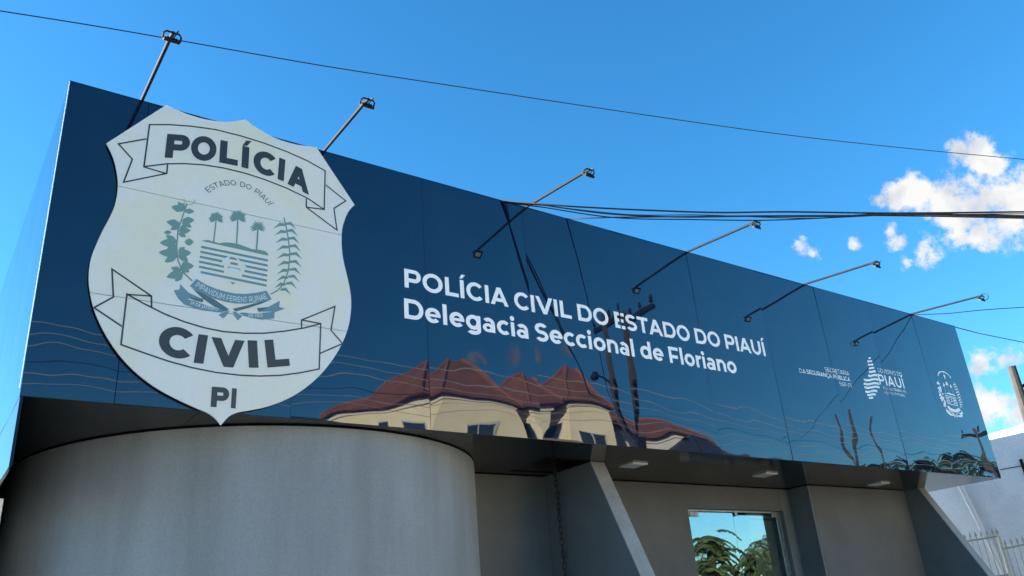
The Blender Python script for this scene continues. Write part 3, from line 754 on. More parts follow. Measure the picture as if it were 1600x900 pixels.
# ------------------------------------------------------------------ shield sign
YS = -.036
SH = empty('shield_sign', (1.78, -.05, 3.25), 'large pale police badge board reading POLÍCIA CIVIL PI on the blue fascia', 'sign')
a1 = crop_pt(100, 120, 3.2); a2 = crop_pt(100, 390, 3.2)
corner = 'C'
outl = [(a1(512, 140), 1), (a1(560, 163), 0), (a1(620, 187), 0), (a1(700, 211), 0), (a1(790, 225), 0), (a1(850, 222), 0), (a1(907, 212), 1), (a1(950, 245), 0), (a1(1000, 277), 0), (a1(1050, 303), 0), (a1(1110, 325), 0), (a1(1180, 342), 0), (a1(1262, 352), 1),
        (a1(1453, 640), 1), (a1(1425, 670), 0), (a1(1405, 710), 0), (a1(1392, 755), 0), (a1(1388, 800), 0), (a1(1389, 850), 0), (a2(1394, 35), 0), (a2(1403, 80), 0), (a2(1415, 130), 0), (a2(1430, 200), 0), (a2(1436, 265), 0), (a2(1432, 330), 0), (a2(1418, 400), 0), (a2(1390, 470), 0), (a2(1350, 540), 0), (a2(1290, 617), 0), (a2(1210, 690), 0), (a2(1120, 745), 0), (a2(1020, 784), 0), (a2(930, 803), 0), (a2(870, 814), 0), (a2(825, 834), 0), (a2(785, 878), 1),
        (a2(755, 842), 0), (a2(715, 814), 0), (a2(655, 789), 0), (a2(560, 745), 0), (a2(460, 690), 0), (a2(375, 627), 0), (a2(298, 552), 0), (a2(230, 460), 0), (a2(180, 370), 0), (a2(145, 280), 0), (a2(127, 190), 0), (a2(124, 140), 0), (a2(127, 90), 0), (a2(137, 38), 0), (a1(160, 842), 0), (a1(190, 775), 0), (a1(225, 710), 0), (a1(250, 655), 0), (a1(265, 595), 0), (a1(270, 530), 0), (a1(262, 465), 0), (a1(245, 400), 0), (a1(213, 332), 1)]
OP = [(np.array(on_y(*p, YS))[[0, 2]], c) for p, c in outl]
sm = []
nO = len(OP)
for i in range(nO):
    p1, c1 = OP[i]; p2, c2 = OP[(i + 1) % nO]
    p0 = p1 if c1 else OP[i - 1][0]; p3 = p2 if c2 else OP[(i + 2) % nO][0]
    if c1 and c2: sm.append(p1); continue
    for t in (0, .33, .67):
        sm.append(.5 * ((2 * p1) + (-p0 + p2) * t + (2 * p0 - 5 * p1 + 4 * p2 - p3) * t * t + (-p0 + 3 * p1 - 3 * p2 + p3) * t ** 3))
def clip(P, zc, keep_above):
    out = []; s_ = 1 if keep_above else -1
    for i in range(len(P)):
        a, b = P[i], P[(i + 1) % len(P)]; da, db = s_ * (a[1] - zc), s_ * (b[1] - zc)
        if da >= 0: out.append(a)
        if (da > 0 > db) or (da < 0 < db): out.append(a + (b - a) * da / (da - db))
    return out
ZS1, ZS2 = 4.957, 4.068; gp = .0022
for P in (clip(sm, ZS1 + gp, True), clip(clip(sm, ZS1 - gp, False), ZS2 + gp, True), clip(sm, ZS2 - gp, False)):
    bd = MB().prism([(p[0], YS, p[1]) for p in P], (0, .012, 0)).build('board_panel', M_SHIELD, SH)
box('mounting_rail', (1.0, YS + .013, 4.5), (2.55, -.012, 4.54), M_STEEL, SH)
box('mounting_rail', (1.2, YS + .013, 3.75), (2.35, -.012, 3.79), M_STEEL, SH)
def lay(k): return YS - .0012 - .0011 * k
def to_sh(cr, Y): return lambda p: tuple(on_y(*cr(*p), Y))
# banner outlines
def banner(polys, cr, w):
    out = ([], [])
    for pts, closed in polys:
        P = [np.array(on_y(*cr(*p), lay(1)))[[0, 2]] for p in pts]
        strip(out, P, w, closed)
    return flat('banner_outline', [(p[0], lay(1), p[1]) for p in out[0]], out[1], M_BLACKV, SH)
topc = [(428, 239), (530, 239), (640, 247), (760, 264), (880, 294), (1000, 331), (1120, 376), (1220, 421), (1306, 470)]
botc = [(1301, 663), (1215, 605), (1110, 555), (1000, 512), (900, 480), (800, 456), (700, 440), (600, 434), (515, 435), (400, 449)]
banner([(topc + botc, True), ([(413, 310), (273, 335), (342, 412), (298, 527), (514, 483), (518, 437)], False), ([(402, 451), (512, 484)], False),
        ([(1310, 541), (1409, 620), (1350, 658), (1365, 767), (1212, 652), (1212, 608)], False), ([(1212, 652), (1301, 663)], False)], a1, .0115)
topd = [(315, 222), (400, 270), (500, 320), (600, 360), (700, 390), (800, 410), (900, 418), (1000, 418), (1100, 408), (1200, 392), (1284, 370)]
botd = [(1276, 597), (1180, 616), (1080, 629), (980, 632), (880, 628), (760, 614), (640, 590), (520, 557), (400, 516), (285, 475)]
banner([(topd + botd, True), ([(290, 384), (150, 290), (247, 237), (240, 97), (437, 232), (438, 287)], False), ([(318, 224), (437, 232)], False),
        ([(1280, 519), (1393, 470), (1335, 402), (1355, 284), (1188, 352), (1188, 395)], False), ([(1188, 352), (1284, 370)], False)], a2, .0115)
for cr, letters in ((a1, [('P', (503, 404), (622, 410), (517, 285)), ('O', (630, 410), (758, 426), (641, 290)), ('L', (776, 428), (868, 446), (783, 315)), ('I', (887, 451), (922, 460), (893, 344)), ('C', (943, 471), (1052, 505), (953, 358)), ('I', (1068, 511), (1099, 523), (1077, 403)), ('A', (1117, 535), (1225, 591), (1121, 424))]),
                    (a2, [('C', (463, 521), (628, 554), (488, 371)), ('I', (648, 566), (697, 571), (673, 423)), ('V', (738, 580), (905, 596), (738, 437)), ('I', (925, 590), (973, 591), (918, 453)), ('L', (1018, 590), (1130, 581), (1002, 452)), ('P', (733, 786), (822, 791), (740, 685)), ('I', (834, 792), (858, 795), (841, 692))])):
    for ch, bl_, br_, tl_ in letters:
        out = ([], [])
        quad_text(ch, cr(*bl_), cr(*br_), cr(*tl_), lay(1), out, .082)
        flat('letter', out[0], out[1], M_BLACKV, SH)
out = ([], []); poly(out, [on_y(*a1(*p), lay(1)) for p in ((892, 343), (915, 346), (938, 322), (912, 318))]); flat('accent', out[0], out[1], M_BLACKV, SH)
arc_text('lettering', 'ESTADO DO PIAUÍ', a1(726, 580), a1(865, 545), a1(1022, 646), .047, lay(1), M_BLACKV, SH, .0, False, 1.13)
CR = empty('x', (0, 0, 0), None, None); bpy.data.objects.remove(CR)
cc_ = crop_pt(240, 290, CS)
for k, (V, Fs) in CREST.items():
    if not V: continue
    flat(k, [on_y(*cc_(*p), lay(CREST_Z[k])) for p in V], Fs, CREST_MAT[k], SH, True)
out = ([], [])
poly(out, [on_y(*cc_(*p), lay(1)) for p in ((405, 485), (440, 440), (470, 430), (455, 465), (420, 490))])
poly(out, [on_y(*cc_(*p), lay(1)) for p in ((500, 440), (520, 450), (560, 490), (585, 520), (545, 500))])
poly(out, [on_y(*cc_(*p), lay(1)) for p in ((440, 510), (470, 500), (530, 515), (510, 535), (455, 530))])
flat('star_motif', out[0], out[1], M_PALEV, SH)
arc_text('lettering', 'IMPAVIDUM FERIENT RUINAE', cc_(252, 612), cc_(480, 707), cc_(697, 690), .046, lay(3), M_PALEV, SH, .012, flip=True, space=1.06)
arc_text('lettering', '24 DE JANEIRO', cc_(222, 722), cc_(300, 748), cc_(392, 765), .026, lay(2), M_PALEV, SH, .01, flip=True)
arc_text('lettering', 'DE 1823', cc_(580, 800), cc_(625, 804), cc_(668, 800), .028, lay(2), M_PALEV, SH, .01, flip=True)

# small white crest on the right-hand end of the fascia: the same drawing, scaled
pT, pB = on_y(1477, 594.5, 0), on_y(1494, 653, 0)
cA = np.array([(pT[0] + pB[0]) / 2, (pT[2] + pB[2]) / 2])
q_ = [np.array(on_y(*cc_(*p), YS))[[0, 2]] for V, Fs in CREST.values() for p in V]
qlo, qhi = np.min(q_, 0), np.max(q_, 0); qc = (qlo + qhi) / 2; ks = (pT[2] - pB[2]) / (qhi - qlo)[1]
for k, (V, Fs) in CREST.items():
    if not V: continue
    Q = [cA + (np.array(on_y(*cc_(*p), YS))[[0, 2]] - qc) * ks for p in V]
    flat('state_crest', [(p[0], YL - .001 * CREST_Z[k], p[1]) for p in Q], Fs, M_LETTER if k != 'ribbon_fold' else M_PALEV, FA, True)
hh = (pT[2] - pB[2]) / 2
out = ([], []); strip(out, [np.array([cA[0] + .2 * math.cos(a), cA[1] + hh + .02 + .12 * math.sin(a)]) for a in np.linspace(.3, 2.85, 14)], .018); poly(out, [np.array([cA[0] + (.035 if i % 2 == 0 else .015) * math.sin(i * math.pi / 5), cA[1] + hh + .06 + (.06 if i % 2 == 0 else .024) * math.cos(i * math.pi / 5)]) for i in range(10)])
flat('state_crest', [(p[0], YL, p[1]) for p in out[0]], out[1], M_LETTER, FA)

# ------------------------------------------------------------------ floodlights on pipe arms
arms = [((222, 160), (268, 55), 'leftmost floodlight on a pipe arm, above the left shoulder of the badge', 0), ((508, 234), (572, 158), 'floodlight on a pipe arm by the right shoulder of the badge', 0),
        ((825, 331), (917, 267), 'floodlight on a pipe arm over the start of the white lettering', 0), ((1078, 404), (1178, 348), 'floodlight on a pipe arm touching the black cable bundle', 0),
        ((1262, 455), (1366, 410), 'floodlight on a pipe arm above the end of the white lettering', 0), ((1428, 496), (1530, 463), 'rightmost floodlight on a pipe arm with a loose loop of cable', 1)]
def floodlight(bpx, tpx, label, loop):
    B = on_y(*bpx, 0.0); d = pix_dir(*tpx); T = CAM + d * (B[0] / d[0])
    X = B[0]; zb = ZT + .022
    o = empty('floodlight', (X, .03, ZT), label, 'floodlight', 'floodlights along the top of the blue fascia')
    y0 = T[1]; z1 = T[2]
    MB().tube([(X, .25, zb - .0), (X, .02, zb), (X, y0, z1)], 0.0145, 12).build('arm', M_ARM, o)
    box('base_plate', (X - .05, .04, ZT + .0065), (X + .05, .28, ZT + .012), M_ARM, o)
    # lamp: finned housing hung in a U bracket, tilted back to the sign
    ang = rad(44); c, s_ = math.cos(ang), math.sin(ang)
    px_, py_, pz_ = X, y0 - .02, z1 - .038
    def tr(p):
        p = [q * .64 for q in p]; return (px_ + p[0], py_ + p[1] * c - p[2] * s_, pz_ + p[1] * s_ + p[2] * c)
    def tbox(a, b, name, m_, par):
        q = MB().box(a, b); q.v = [tr(p) for p in q.v]; return q.build(name, m_, par)
    h = tbox((-.085, -.065, -.045), (.085, .065, -.012), 'lamp_housing', M_BLACK, o)
    for k in range(6): tbox((-.06 + k * .022, -.05, -.0125), (-.052 + k * .022, .05, .006), 'cooling_fin', M_BLACK, h)
    tbox((-.05, -.034, -.049), (.05, .034, -.0452), 'lens', M_LENS, h)
    q = MB().tube([tr(p) for p in ((-.095, 0, -.03), (-.095, 0, .03), (-.07, 0, .058), (.07, 0, .058), (.095, 0, .03), (.095, 0, -.03))], .007, 6).build('bracket', M_BLACK, o)
    MB().tube([(X, y0 + .02, z1), tr((0, 0, .058))], .014, 8).build('clamp', M_ARM, o)
    if loop:
        pts = [(X + .03 * math.sin(t * 3), y0 - .03 - .10 * math.sin(t), z1 + .02 - .05 * (1 - math.cos(t))) for t in np.linspace(0, math.pi, 12)]
        MB().tube(pts, .006, 6).build('lamp_cable', M_CABLE, o)
    else:
        pts = [(X + .02, y0 + .05, z1 + .015), (X + .04, y0 - .01, z1 + .03), (X + .03, y0 - .07, z1 - .0), tr((.0, -.03, -.01))]
        MB().tube(pts, .005, 6).build('lamp_cable', M_CABLE, o)
for a in arms: floodlight(*a)

# ------------------------------------------------------------------ ceiling lights and rain chain
for (cxl, cyl), lab in zip(((6.56, .70), (8.90, .74), (11.62, .84)), ('square white ceiling light under the soffit beside the first slanted wall', 'square white ceiling light under the soffit above the glass door', 'square white ceiling light under the soffit nearest the right end')):
    o = empty('ceiling_light', (cxl, cyl, ZB), lab, 'ceiling light', 'ceiling lights under the soffit')
    box('light_body', (cxl - .115, cyl - .115, ZB - .018), (cxl + .115, cyl + .115, ZB - .001), M_WHITE, o, bevel=.004)
    box('diffuser', (cxl - .10, cyl - .10, ZB - .0205), (cxl + .10, cyl + .10, ZB - .0185), M_WHITE, o)
chx, chy = 5.80, 1.16
CH = empty('rain_chain', (chx, chy, ZB + .3), 'dark iron rain chain hanging from the soffit beside the slanted wall', 'chain')
lk = MB(); lk.smooth = True
pts = []
for k in range(16):
    a = 2 * math.pi * k / 16; pts.append((.017 * math.cos(a), 0, .026 * math.sin(a) + (.013 if math.sin(a) > 0 else -.013)))
base = []
for i in range(16):
    p = Vector(pts[i]); t = (Vector(pts[(i + 1) % 16]) - Vector(pts[i - 1])).normalized(); a_ = t.cross(Vector((0, 1, 0))).normalized()
    for k in range(6):
        q = 2 * math.pi * k / 6; lk.v.append(tuple(p + a_ * math.cos(q) * .0085 + Vector((0, 1, 0)) * math.sin(q) * .0085))
for i in range(16):
    for k in range(6): lk.f.append((i * 6 + k, i * 6 + (k + 1) % 6, ((i + 1) % 16) * 6 + (k + 1) % 6, ((i + 1) % 16) * 6 + k))
lme = lk.mesh('link', M_CHAIN)
z = ZB + .28; k = 0
while z > G + .05:
    o = link('link', lme, CH)
    o.matrix_world = Matrix.Translation((chx + random.uniform(-.002, .002), chy, z)) @ Matrix.Rotation(rad(45 + 90 * (k % 2) + random.uniform(-12, 12)), 4, 'Z')
    z -= .062; k += 1

# ------------------------------------------------------------------ cables
def smooth_path(P, n_=10):
    P = [np.array(p, float) for p in P]; out = []
    for i in range(len(P) - 1):
        p0 = P[max(i - 1, 0)]; p1 = P[i]; p2 = P[i + 1]; p3 = P[min(i + 2, len(P) - 1)]
        for k in range(n_):
            t = k / n_
            out.append(.5 * ((2 * p1) + (-p0 + p2) * t + (2 * p0 - 5 * p1 + 4 * p2 - p3) * t * t + (-p0 + 3 * p1 - 3 * p2 + p3) * t ** 3))
    out.append(P[-1]); return out
def vplane_pts(A, B, pixels):
    pixels = [p[:2] for p in smooth_path([(p[0], p[1], 0) for p in pixels], 8)]
    A = np.array(A); B = np.array(B); nrm = np.array([-(B - A)[1], (B - A)[0], 0]); res = []
    for p in pixels:
        d = pix_dir(*p); t = nrm @ (A - CAM) / (nrm @ d); res.append(CAM + d * t)
    return res
def cable(name, P, r, m_, label, group=None, n_=10):
    mb_ = MB().tube(smooth_path(P, n_) if len(P) < 12 else P, r, 6); mb_.smooth = True
    return props(mb_.build(name, m_, None, fix=False), label, 'cable', group)
POLE = (13.4, -7.85)
A = (4.43, .05, ZT + .01); Bp = (13.35, -7.75, 6.35)
tops = {0: ('uppermost thick strand of the black cable bundle leaving the fascia top', [(900, 323), (1000, 328), (1120, 332), (1230, 331), (1400, 333), (1600, 331)], .0085),
        1: ('middle twisted strand of the black cable bundle leaving the fascia top', [(840, 319), (950, 334), (1060, 339), (1170, 338), (1300, 338), (1400, 334), (1600, 337)], .007),
        2: ('lowest sagging strand of the black cable bundle leaving the fascia top', [(850, 324), (960, 340), (1080, 343), (1200, 344), (1320, 339), (1400, 335), (1600, 339)], .006),
        3: ('thinnest strand of the black cable bundle leaving the fascia top', [(850, 321), (980, 335), (1100, 336), (1260, 341), (1400, 336), (1600, 334)], .0045)}
for k, (lab, px, r_) in tops.items():
    P = vplane_pts(A, Bp, px)
    cable('overhead_cable', [np.array(A) + np.array([.03 * k, 0, 0])] + P + [np.array(Bp) + np.array([0, 0, -.12 * k])], r_, M_CABLE, lab, 'cables from the building to the utility pole')
A2 = (5.30, .05, ZT + .005); B2 = (13.4, -7.75, 5.9)
cable('overhead_cable', [A2] + vplane_pts(A2, B2, [(960, 339.5), (1060, 338.5), (1200, 337), (1400, 337), (1600, 341)]) + [B2], .007, M_CABLE, 'thin black cable leaving the fascia top right of the cable bundle', 'cables from the building to the utility pole')
A3 = (12.28, .05, ZT + .005); B3 = (20.1, -8.15, 6.1)
cable('overhead_cable', [A3] + vplane_pts(A3, B3, [(1480, 490), (1540, 484), (1600, 480)]) + [B3], .006, M_CABLE, 'thin cable leaving the fascia beside the rightmost floodlight', 'cables from the building to the utility pole')
A4 = on_y(1492, 511, .1); B4 = CAM + pix_dir(1800, 568) * 38
cable('overhead_cable', [A4] + vplane_pts(A4, B4, [(1530, 521), (1570, 529), (1600, 535)]) + [B4], .008, M_CABLE, 'thin cable dropping away behind the top right fascia corner')
A5 = CAM + pix_dir(-150, -9) * 17; B5 = CAM + pix_dir(1750, 262) * 36
cable('overhead_cable', [A5] + vplane_pts(A5, B5, [(0, 17), (145, 40), (290, 65), (500, 102), (700, 133), (950, 171), (1200, 207), (1400, 230), (1600, 249)]) + [B5], .011, M_CABLE, 'long single wire crossing the open sky from top left to right')
# street wires along the far kerb
names = ('lowest', 'second lowest', 'third', 'fourth', 'fifth', 'topmost of the lower')
for k in range(6):
    zz = 5.62 + .24 * k; yy = -7.7 + .02 * (k % 2)
    P = []
    for xa, xb in ((-26, POLE[0]), (POLE[0], 31.2)):
        for i in range(9):
            t = i / 8
            if P and i == 0: continue
            P.append((xa + (xb - xa) * t, yy, zz - (.30 + .05 * (k % 3)) * 4 * t * (1 - t) * .6))
    cable('street_wire', P, .0075, M_ALU if k != 2 else M_CABLE, names[k] + ' street wire strung along the far pavement, mirrored in the fascia', 'street wires along the far pavement', 4)

# ------------------------------------------------------------------ utility poles
def utility_pole(x, y, h, label, cross=True, clutter=True, wd=1.0):
    o = empty('utility_pole', (x, y, .12), label, 'utility pole', 'utility poles on the far pavement')
    p = MB(); w0, w1 = .13 * wd, .075 * wd
    p.add([(x + sx_ * w0, y + sy * w0 * .8, .12) for sx_, sy in ((-1, -1), (1, -1), (1, 1), (-1, 1))] + [(x + sx_ * w1, y + sy * w1 * .8, h) for sx_, sy in ((-1, -1), (1, -1), (1, 1), (-1, 1))],
          [(0, 1, 5, 4), (1, 2, 6, 5), (2, 3, 7, 6), (3, 0, 4, 7), (4, 5, 6, 7)])
    p.build('shaft', M_POLE, o)
    if cross:
        ca = MB().box((x + w1 + .002, y - .85, h - .32), (x + w1 + .10, y + 1.35, h - .18)).build('crossarm', M_BLACK, o)
        for t in (-.75, .15, .7, 1.25):
            bx, by = x + w1 + .05, y + t
            MB().tube([(bx, by, h - .18), (bx, by, h - .1), (bx, by, h - .09), (bx, by, h - .03), (bx, by, h - .02), (bx, by, h + .04), (bx, by, h + .07)], [.02, .02, .07, .045, .06, .04, .02], 8).build('insulator', M_BLACK, ca)
    if clutter:
        for k in range(7):
            zz = 5.55 + .24 * k
            MB().tube([(x - .10, y + .13, zz), (x - .10, y + .20, zz)], [.05, .05], 8).build('insulator', M_BLACK, o)
        box('junction_box', (x + .11, y - .12, 5.1), (x + .36, y + .10, 5.5), M_BLACK, o)
    return o
utility_pole(*POLE, 8.85, 'concrete utility pole with crossarm, nearest to the police station')
utility_pole(23.2, -8.3, 7.3, 'plain short utility pole without a crossarm, farther down the street', False, False, .6)
utility_pole(24.9, -8.3, 7.2, 'thin bare post beside the short utility pole down the street', False, False, .5)
utility_pole(31.2, -7.9, 7.35, 'concrete utility pole with crossarm, farthest down the street', True, False)
utility_pole(-26.0, -8.2, 9.6, 'concrete utility pole with crossarm at the left end of the street wires', True, True)
# lamp bracket on the nearest pole
o = empty('street_lamp', (POLE[0], POLE[1] - .1, 7.1), 'small street lamp on a short arm fixed to the nearest utility pole', 'street lamp')
MB().tube([(POLE[0] - .1, POLE[1] - .05, 7.0), (POLE[0] - .3, POLE[1] - .15, 7.12), (POLE[0] - .5, POLE[1] - .2, 7.14)], .03, 8).build('lamp_arm', M_BLACK, o)
q = MB(); q.smooth = True
q.tube([(POLE[0] - .45, POLE[1] - .2, 7.14), (POLE[0] - .5, POLE[1] - .2, 7.14), (POLE[0] - .65, POLE[1] - .25, 7.12), (POLE[0] - .8, POLE[1] - .3, 7.08)], [.04, .1, .12, .03], 10).build('lamp_head', M_BLACK, o)

# ------------------------------------------------------------------ houses across the street
def house(name, label, cx_, cy_, w_, d_, eave, ridge, wallm, roofm, rz, storeys=2, group='houses across the street'):
    o = empty(name, (cx_, cy_, .0), label, 'house', group, rz)
    c, s_ = math.cos(rz), math.sin(rz)
    T = lambda x, y, z: (cx_ + x * c - y * s_, cy_ + x * s_ + y * c, z)
    def tb(a, b, n_, m_, par):
        q = MB().box(a, b); q.v = [T(*p) for p in q.v]; return q.build(n_, m_, par)
    tb((-w_ / 2, -d_ / 2, 0), (w_ / 2, d_ / 2, eave), 'wall', wallm, o)
    for zz in ([eave - .35, eave / 2 + .1] if storeys == 2 else [eave - .35]):
        tb((-w_ / 2 - .06, -d_ / 2 - .06, zz), (w_ / 2 + .06, d_ / 2 + .06, zz + .12), 'cornice', M_CREAM2, o)
    ov = .32; a, b = w_ / 2 + ov, d_ / 2 + ov; rl = max(.3, a - b) if a > b else .3
    ry = 0 if a > b else b - a
    V = [(-a, -b, eave), (a, -b, eave), (a, b, eave), (-a, b, eave), (-rl, -ry, ridge), (rl, -ry, ridge), (rl, ry, ridge), (-rl, ry, ridge)]
    me = bpy.data.meshes.new('roof')
    me.from_pydata([T(*p) for p in V] + [T(p[0], p[1], eave - .14) for p in V[:4]], [], [(0, 1, 5, 4), (1, 2, 6, 5), (2, 3, 7, 6), (3, 0, 4, 7), (4, 5, 6, 7), (0, 8, 9, 1), (1, 9, 10, 2), (2, 10, 11, 3), (3, 11, 8, 0), (8, 11, 10, 9)])
    bm = bmesh.new(); bm.from_mesh(me); bmesh.ops.recalc_face_normals(bm, faces=bm.faces); bm.to_mesh(me); bm.free()
    uvl = me.uv_layers.new(name='UVMap')
    for pl in me.polygons:
        t_ = Vector((0, 0, 1)).cross(pl.normal)
        t_ = t_.normalized() if t_.length > .01 else Vector((1, 0, 0)); u_ = pl.normal.cross(t_)
        for li in pl.loop_indices:
            p = me.vertices[me.loops[li].vertex_index].co; uvl.data[li].uv = (p.dot(t_), p.dot(u_))
    me.materials.append(roofm); rf = link('roof', me, o)
    for (p1, p2) in ((V[4], V[7]) if ry else (V[4], V[5]), (V[0], V[4]), (V[1], V[5]), (V[2], V[6]), (V[3], V[7])):
        MB().tube([T(*p1), T(*p2)], .09, 6).build('ridge_tiles', roofm, rf)
    y = d_ / 2
    nwin = max(1, int(w_ // 2.2))
    for st in range(storeys):
        zc = (eave / storeys) * st + 1.75 if storeys == 2 else 1.6
        for k in range(nwin):
            xx = -w_ / 2 + w_ * (k + .5) / nwin
            if st == 0 and k == 0:
                dr = tb((xx - .5, y - .02, .12), (xx + .5, y + .03, 2.3), 'door', M_BARK, o); tb((xx + .36, y + .03, 1.05), (xx + .42, y + .07, 1.2), 'handle', M_STEEL, dr); continue
            wn = tb((xx - .6, y - .02, zc - .65), (xx + .6, y + .03, zc + .65), 'window', M_WFRAME, o)
            for kx_ in (0, 1):
                tb((xx - .54 + kx_ * .57, y + .031, zc - .58), (xx - .03 + kx_ * .57, y + .038, zc + .58), 'pane', M_WGLASS, wn)
            tb((xx - .7, y, zc - .76), (xx + .7, y + .12, zc - .66), 'sill', M_CREAM2, wn)
    for k in range(3):
        yy = -d_ / 2 + d_ * (k + .5) / 3; zc = eave - 1.5
        wn = tb((-w_ / 2 - .03, yy - .55, zc - .6), (-w_ / 2 + .02, yy + .55, zc + .6), 'window', M_WFRAME, o)
        tb((-w_ / 2 - .038, yy - .48, zc - .53), (-w_ / 2 - .031, yy + .48, zc + .53), 'pane', M_WGLASS, wn)
    return o
house('cream_house', 'two-storey cream house with red tiled hip roof, mirrored largest in the fascia', 12.15, -15.3, 3.2, 6.2, 7.6, 9.2, M_CREAM, M_TILE, rad(-3))
house('cream_house', 'narrow two-storey cream house with red tiled roof, right of the largest mirrored one', 15.75, -15.2, 2.0, 6.0, 7.75, 9.1, M_CREAM, M_TILE, rad(0))
house('low_house', 'pale house with red tiled roof, mirrored low and right of the two cream houses', 21.0, -17.6, 4.6, 7.0, 7.2, 8.8, M_CREAM2, M_TILE, rad(-2))
house('dark_roofed_house', 'small house with dark sheet roof, mirrored low in the middle of the fascia', 20.1, -11.5, 2.0, 1.7, 5.5, 6.45, M_CREAM2, M_DARKROOF, rad(0))

# ------------------------------------------------------------------ trees
def tree(x, y, h, spread, label, seed, nleaf=1500, group='trees across the street'):
    rg = random.Random(seed)
    o = empty('leafy_tree', (x, y, .1), label, 'tree', group)
    tk = MB(); tk.smooth = True
    tk.tube([(x, y, .0), (x + .05, y, h * .25), (x - .05, y + .05, h * .5), (x, y, h * .62)], [.17, .14, .11, .07], 9)
    tips = []
    for k in range(11):
        a = 2 * math.pi * k / 11 + rg.uniform(-.3, .3); z0 = h * rg.uniform(.36, .6); L_ = spread * rg.uniform(.6, 1.0); up_ = h * rg.uniform(.12, .36)
        P = [(x, y, z0), (x + .4 * L_ * math.cos(a), y + .4 * L_ * math.sin(a), z0 + up_ * .6), (x + .8 * L_ * math.cos(a), y + .8 * L_ * math.sin(a), z0 + up_), (x + L_ * math.cos(a), y + L_ * math.sin(a), z0 + up_ * .95)]
        tk.tube(P, [.06, .04, .022, .008], 6); 
        for t in np.linspace(.3, 1, 9):
            i = min(2, int(t * 3)); f_ = t * 3 - i; tips.append(tuple(np.array(P[i]) + (np.array(P[i + 1]) - np.array(P[i])) * f_))
    tk.build('trunk', M_BARK, o)
    cr_ = MB()
    # feather leaves: arching stalks with two rows of leaflets
    nst = nleaf // 22
    for k in range(nst):
        b = np.array(rg.choice(tips)) + np.array([rg.gauss(0, .18), rg.gauss(0, .18), rg.gauss(0, .12)])
        a = rg.uniform(0, 6.28); L_ = rg.uniform(.45, .85); el = rg.uniform(-.1, .7)
        prev = b; dr = np.array([math.cos(a), math.sin(a), 0]); side = np.array([-math.sin(a), math.cos(a), 0])
        for j in range(1, 12):
            t = j / 11; p = b + dr * L_ * t + np.array([0, 0, L_ * (el * t - .85 * t * t)])
            for sgn in (-1, 1):
                ll = .15 * (1 - .45 * t) * rg.uniform(.8, 1.15); tip = p + side * sgn * ll + dr * .07 + np.array([0, 0, -.07 - rg.uniform(0, .06)])
                wv = dr * .030
                cr_.add([p - wv, p + wv, (p + tip) / 2 + wv * 1.5 + np.array([0, 0, .015]), tip, (p + tip) / 2 - wv * 1.2], [(0, 1, 2, 3, 4)])
    cr_.build('crown', M_LEAF, o, fix=False)
tree(23.6, -10.5, 4.7, 1.9, 'feathery tree across the street mirrored in the glass door', 5, 8000)
tree(36.6, -12.2, 8.7, 3.6, 'tall feathery tree at the far right, mirrored in the fascia corner', 8, 12000)
tree(22.6, 9.4, 6.6, 1.8, 'tree whose top shows just above the white boundary wall', 12, 4200, None)

# ------------------------------------------------------------------ neighbour's wall, pipe, railing, pole on the right
NX = 17.0
def wall_z(Y): return 4.53
P1 = on_x(1545, 683, NX); P2 = on_x(1600, 668, NX)
NW = empty('boundary_wall', (NX, 2, 0), 'weathered white wall of the neighbouring lot at the right', 'wall')
sl = (P2[2] - P1[2]) / (P2[1] - P1[1])
def nz_(Y): return P1[2] + sl * (Y - P1[1])
MB().prism([(NX, .35, .1), (NX, 9.0, .1), (NX, 9.0, nz_(9.0)), (NX, .35, nz_(.35))], (.22, 0, 0)).build('masonry', M_PLASTER, NW)
MB().prism([(NX - .015, .34, nz_(.34)), (NX - .015, 9.0, nz_(9.0)), (NX - .015, 9.0, nz_(9.0) + .05), (NX - .015, .34, nz_(.34) + .05)], (.25, 0, 0)).build('coping', M_PLASTER, NW)
q0, q1 = on_x(1502, 762, NX - .06), on_x(1547, 852, NX - .06)
dn = (q1 - q0) / (q1[2] - q0[2])
pipe = MB().tube([q0 + dn * (.9), q0, q1, q1 + dn * (.25 - q1[2])], .05, 12); pipe.smooth = True
pp = pipe.build('drainpipe', M_PVC, NW)
for t in (.25, .8): 
    c = q0 + (q1 - q0) * t; MB().tube([c + dn * .03, c - dn * .03], .06, 12).build('pipe_clip', M_PVC, pp)
w0, w1 = on_x(1563, 734, NX - .012), on_x(1596, 728, NX - .012)
MB().tube([w0, w1, w1 + np.array([0, -.45, .05])], .008, 5).build('wall_cable', M_CABLE, NW)
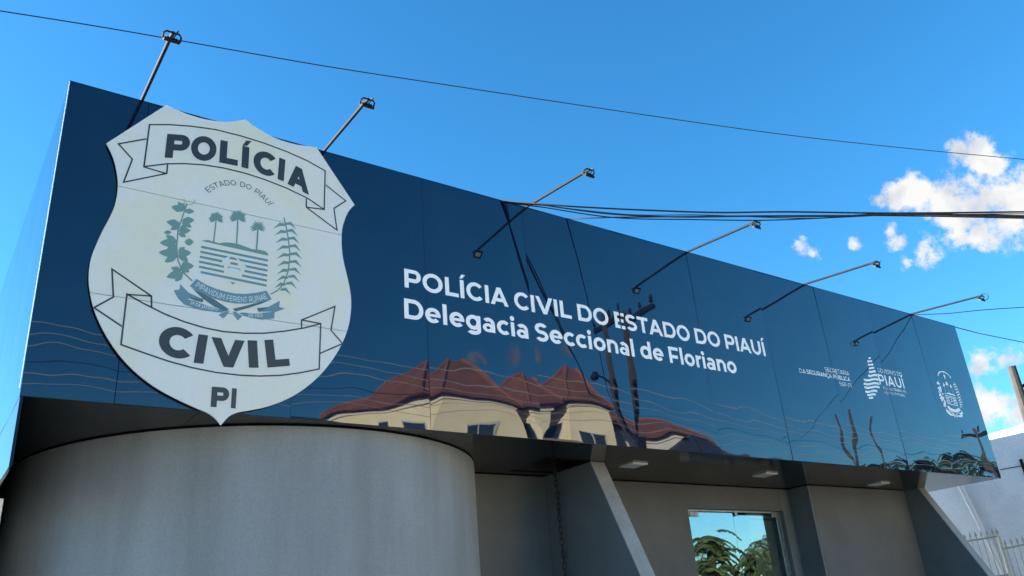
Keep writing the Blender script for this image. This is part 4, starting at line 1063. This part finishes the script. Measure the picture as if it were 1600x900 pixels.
MB().tube([w1 + np.array([0, -.02, .12]), w1 + np.array([0, -.03, -.26])], .028, 8).build('conduit', M_BLACK, NW)
RX = 15.2
RL = empty('iron_railing', (RX, 1.0, .1), 'cream iron railing with spear tips in front of the white wall', 'railing')
def railpanel(pa, pb, ya, yb):
    A_ = on_x(*pa, RX); B_ = on_x(*pb, RX); s_ = (B_[2] - A_[2]) / (B_[1] - A_[1]); zt = lambda y: A_[2] + s_ * (y - A_[1])
    for off in (0, -.62, -1.9):
        MB().tube([(RX, ya, zt(ya) + off), (RX, yb, zt(yb) + off)], .016, 6).build('rail', M_IRON, RL)
    nb = int(abs(yb - ya) / .098)
    for k in range(nb + 1):
        y = ya + (yb - ya) * (k + .5) / (nb + 1); z_ = zt(y)
        pk = MB().tube([(RX, y, .3), (RX, y, z_ + .03)], .008, 6).build('picket', M_IRON, RL)
        MB().tube([(RX, y, z_ + .03), (RX, y, z_ + .05), (RX, y, z_ + .075), (RX, y, z_ + .14)], [.01, .014, .024, .002], 6).build('spear_tip', M_IRON, pk)
yp = on_x(1562, 845, RX)[1]
railpanel((1510, 846), (1558, 838), yp + .03, 3.2)
railpanel((1566, 858), (1600, 851), yp - 1.3, yp - .03)
zt_ = on_x(1561, 838, RX)[2]
MB().tube([(RX, yp, .1), (RX, yp, zt_ + .01)], .028, 4).build('post', M_IRON, RL)
MB().tube([(RX, yp, zt_ + .01), (RX, yp, zt_ + .04), (RX, yp, zt_ + .07), (RX, yp, zt_ + .15)], [.012, .018, .03, .003], 6).build('post_tip', M_IRON, RL)
D_ = 24.0
t0 = CAM + pix_dir(1580, 572) * D_; t1 = CAM + pix_dir(1602, 640) * D_
dv = (t1 - t0) / (t1[2] - t0[2])
pl = props(MB().tube([t0, t1, t1 + dv * (.0 - t1[2])], [.10, .115, .19], 10).build('leaning_pole', M_POLE), 'dark leaning post rising behind the white boundary wall', 'post')
MB().tube([t0 + dv * -.5 + np.array([.1, -.1, 0]), t0 + dv * -.5 + np.array([.35, -.2, .0])], [.05, .05], 8).build('insulator', M_BLACK, pl)
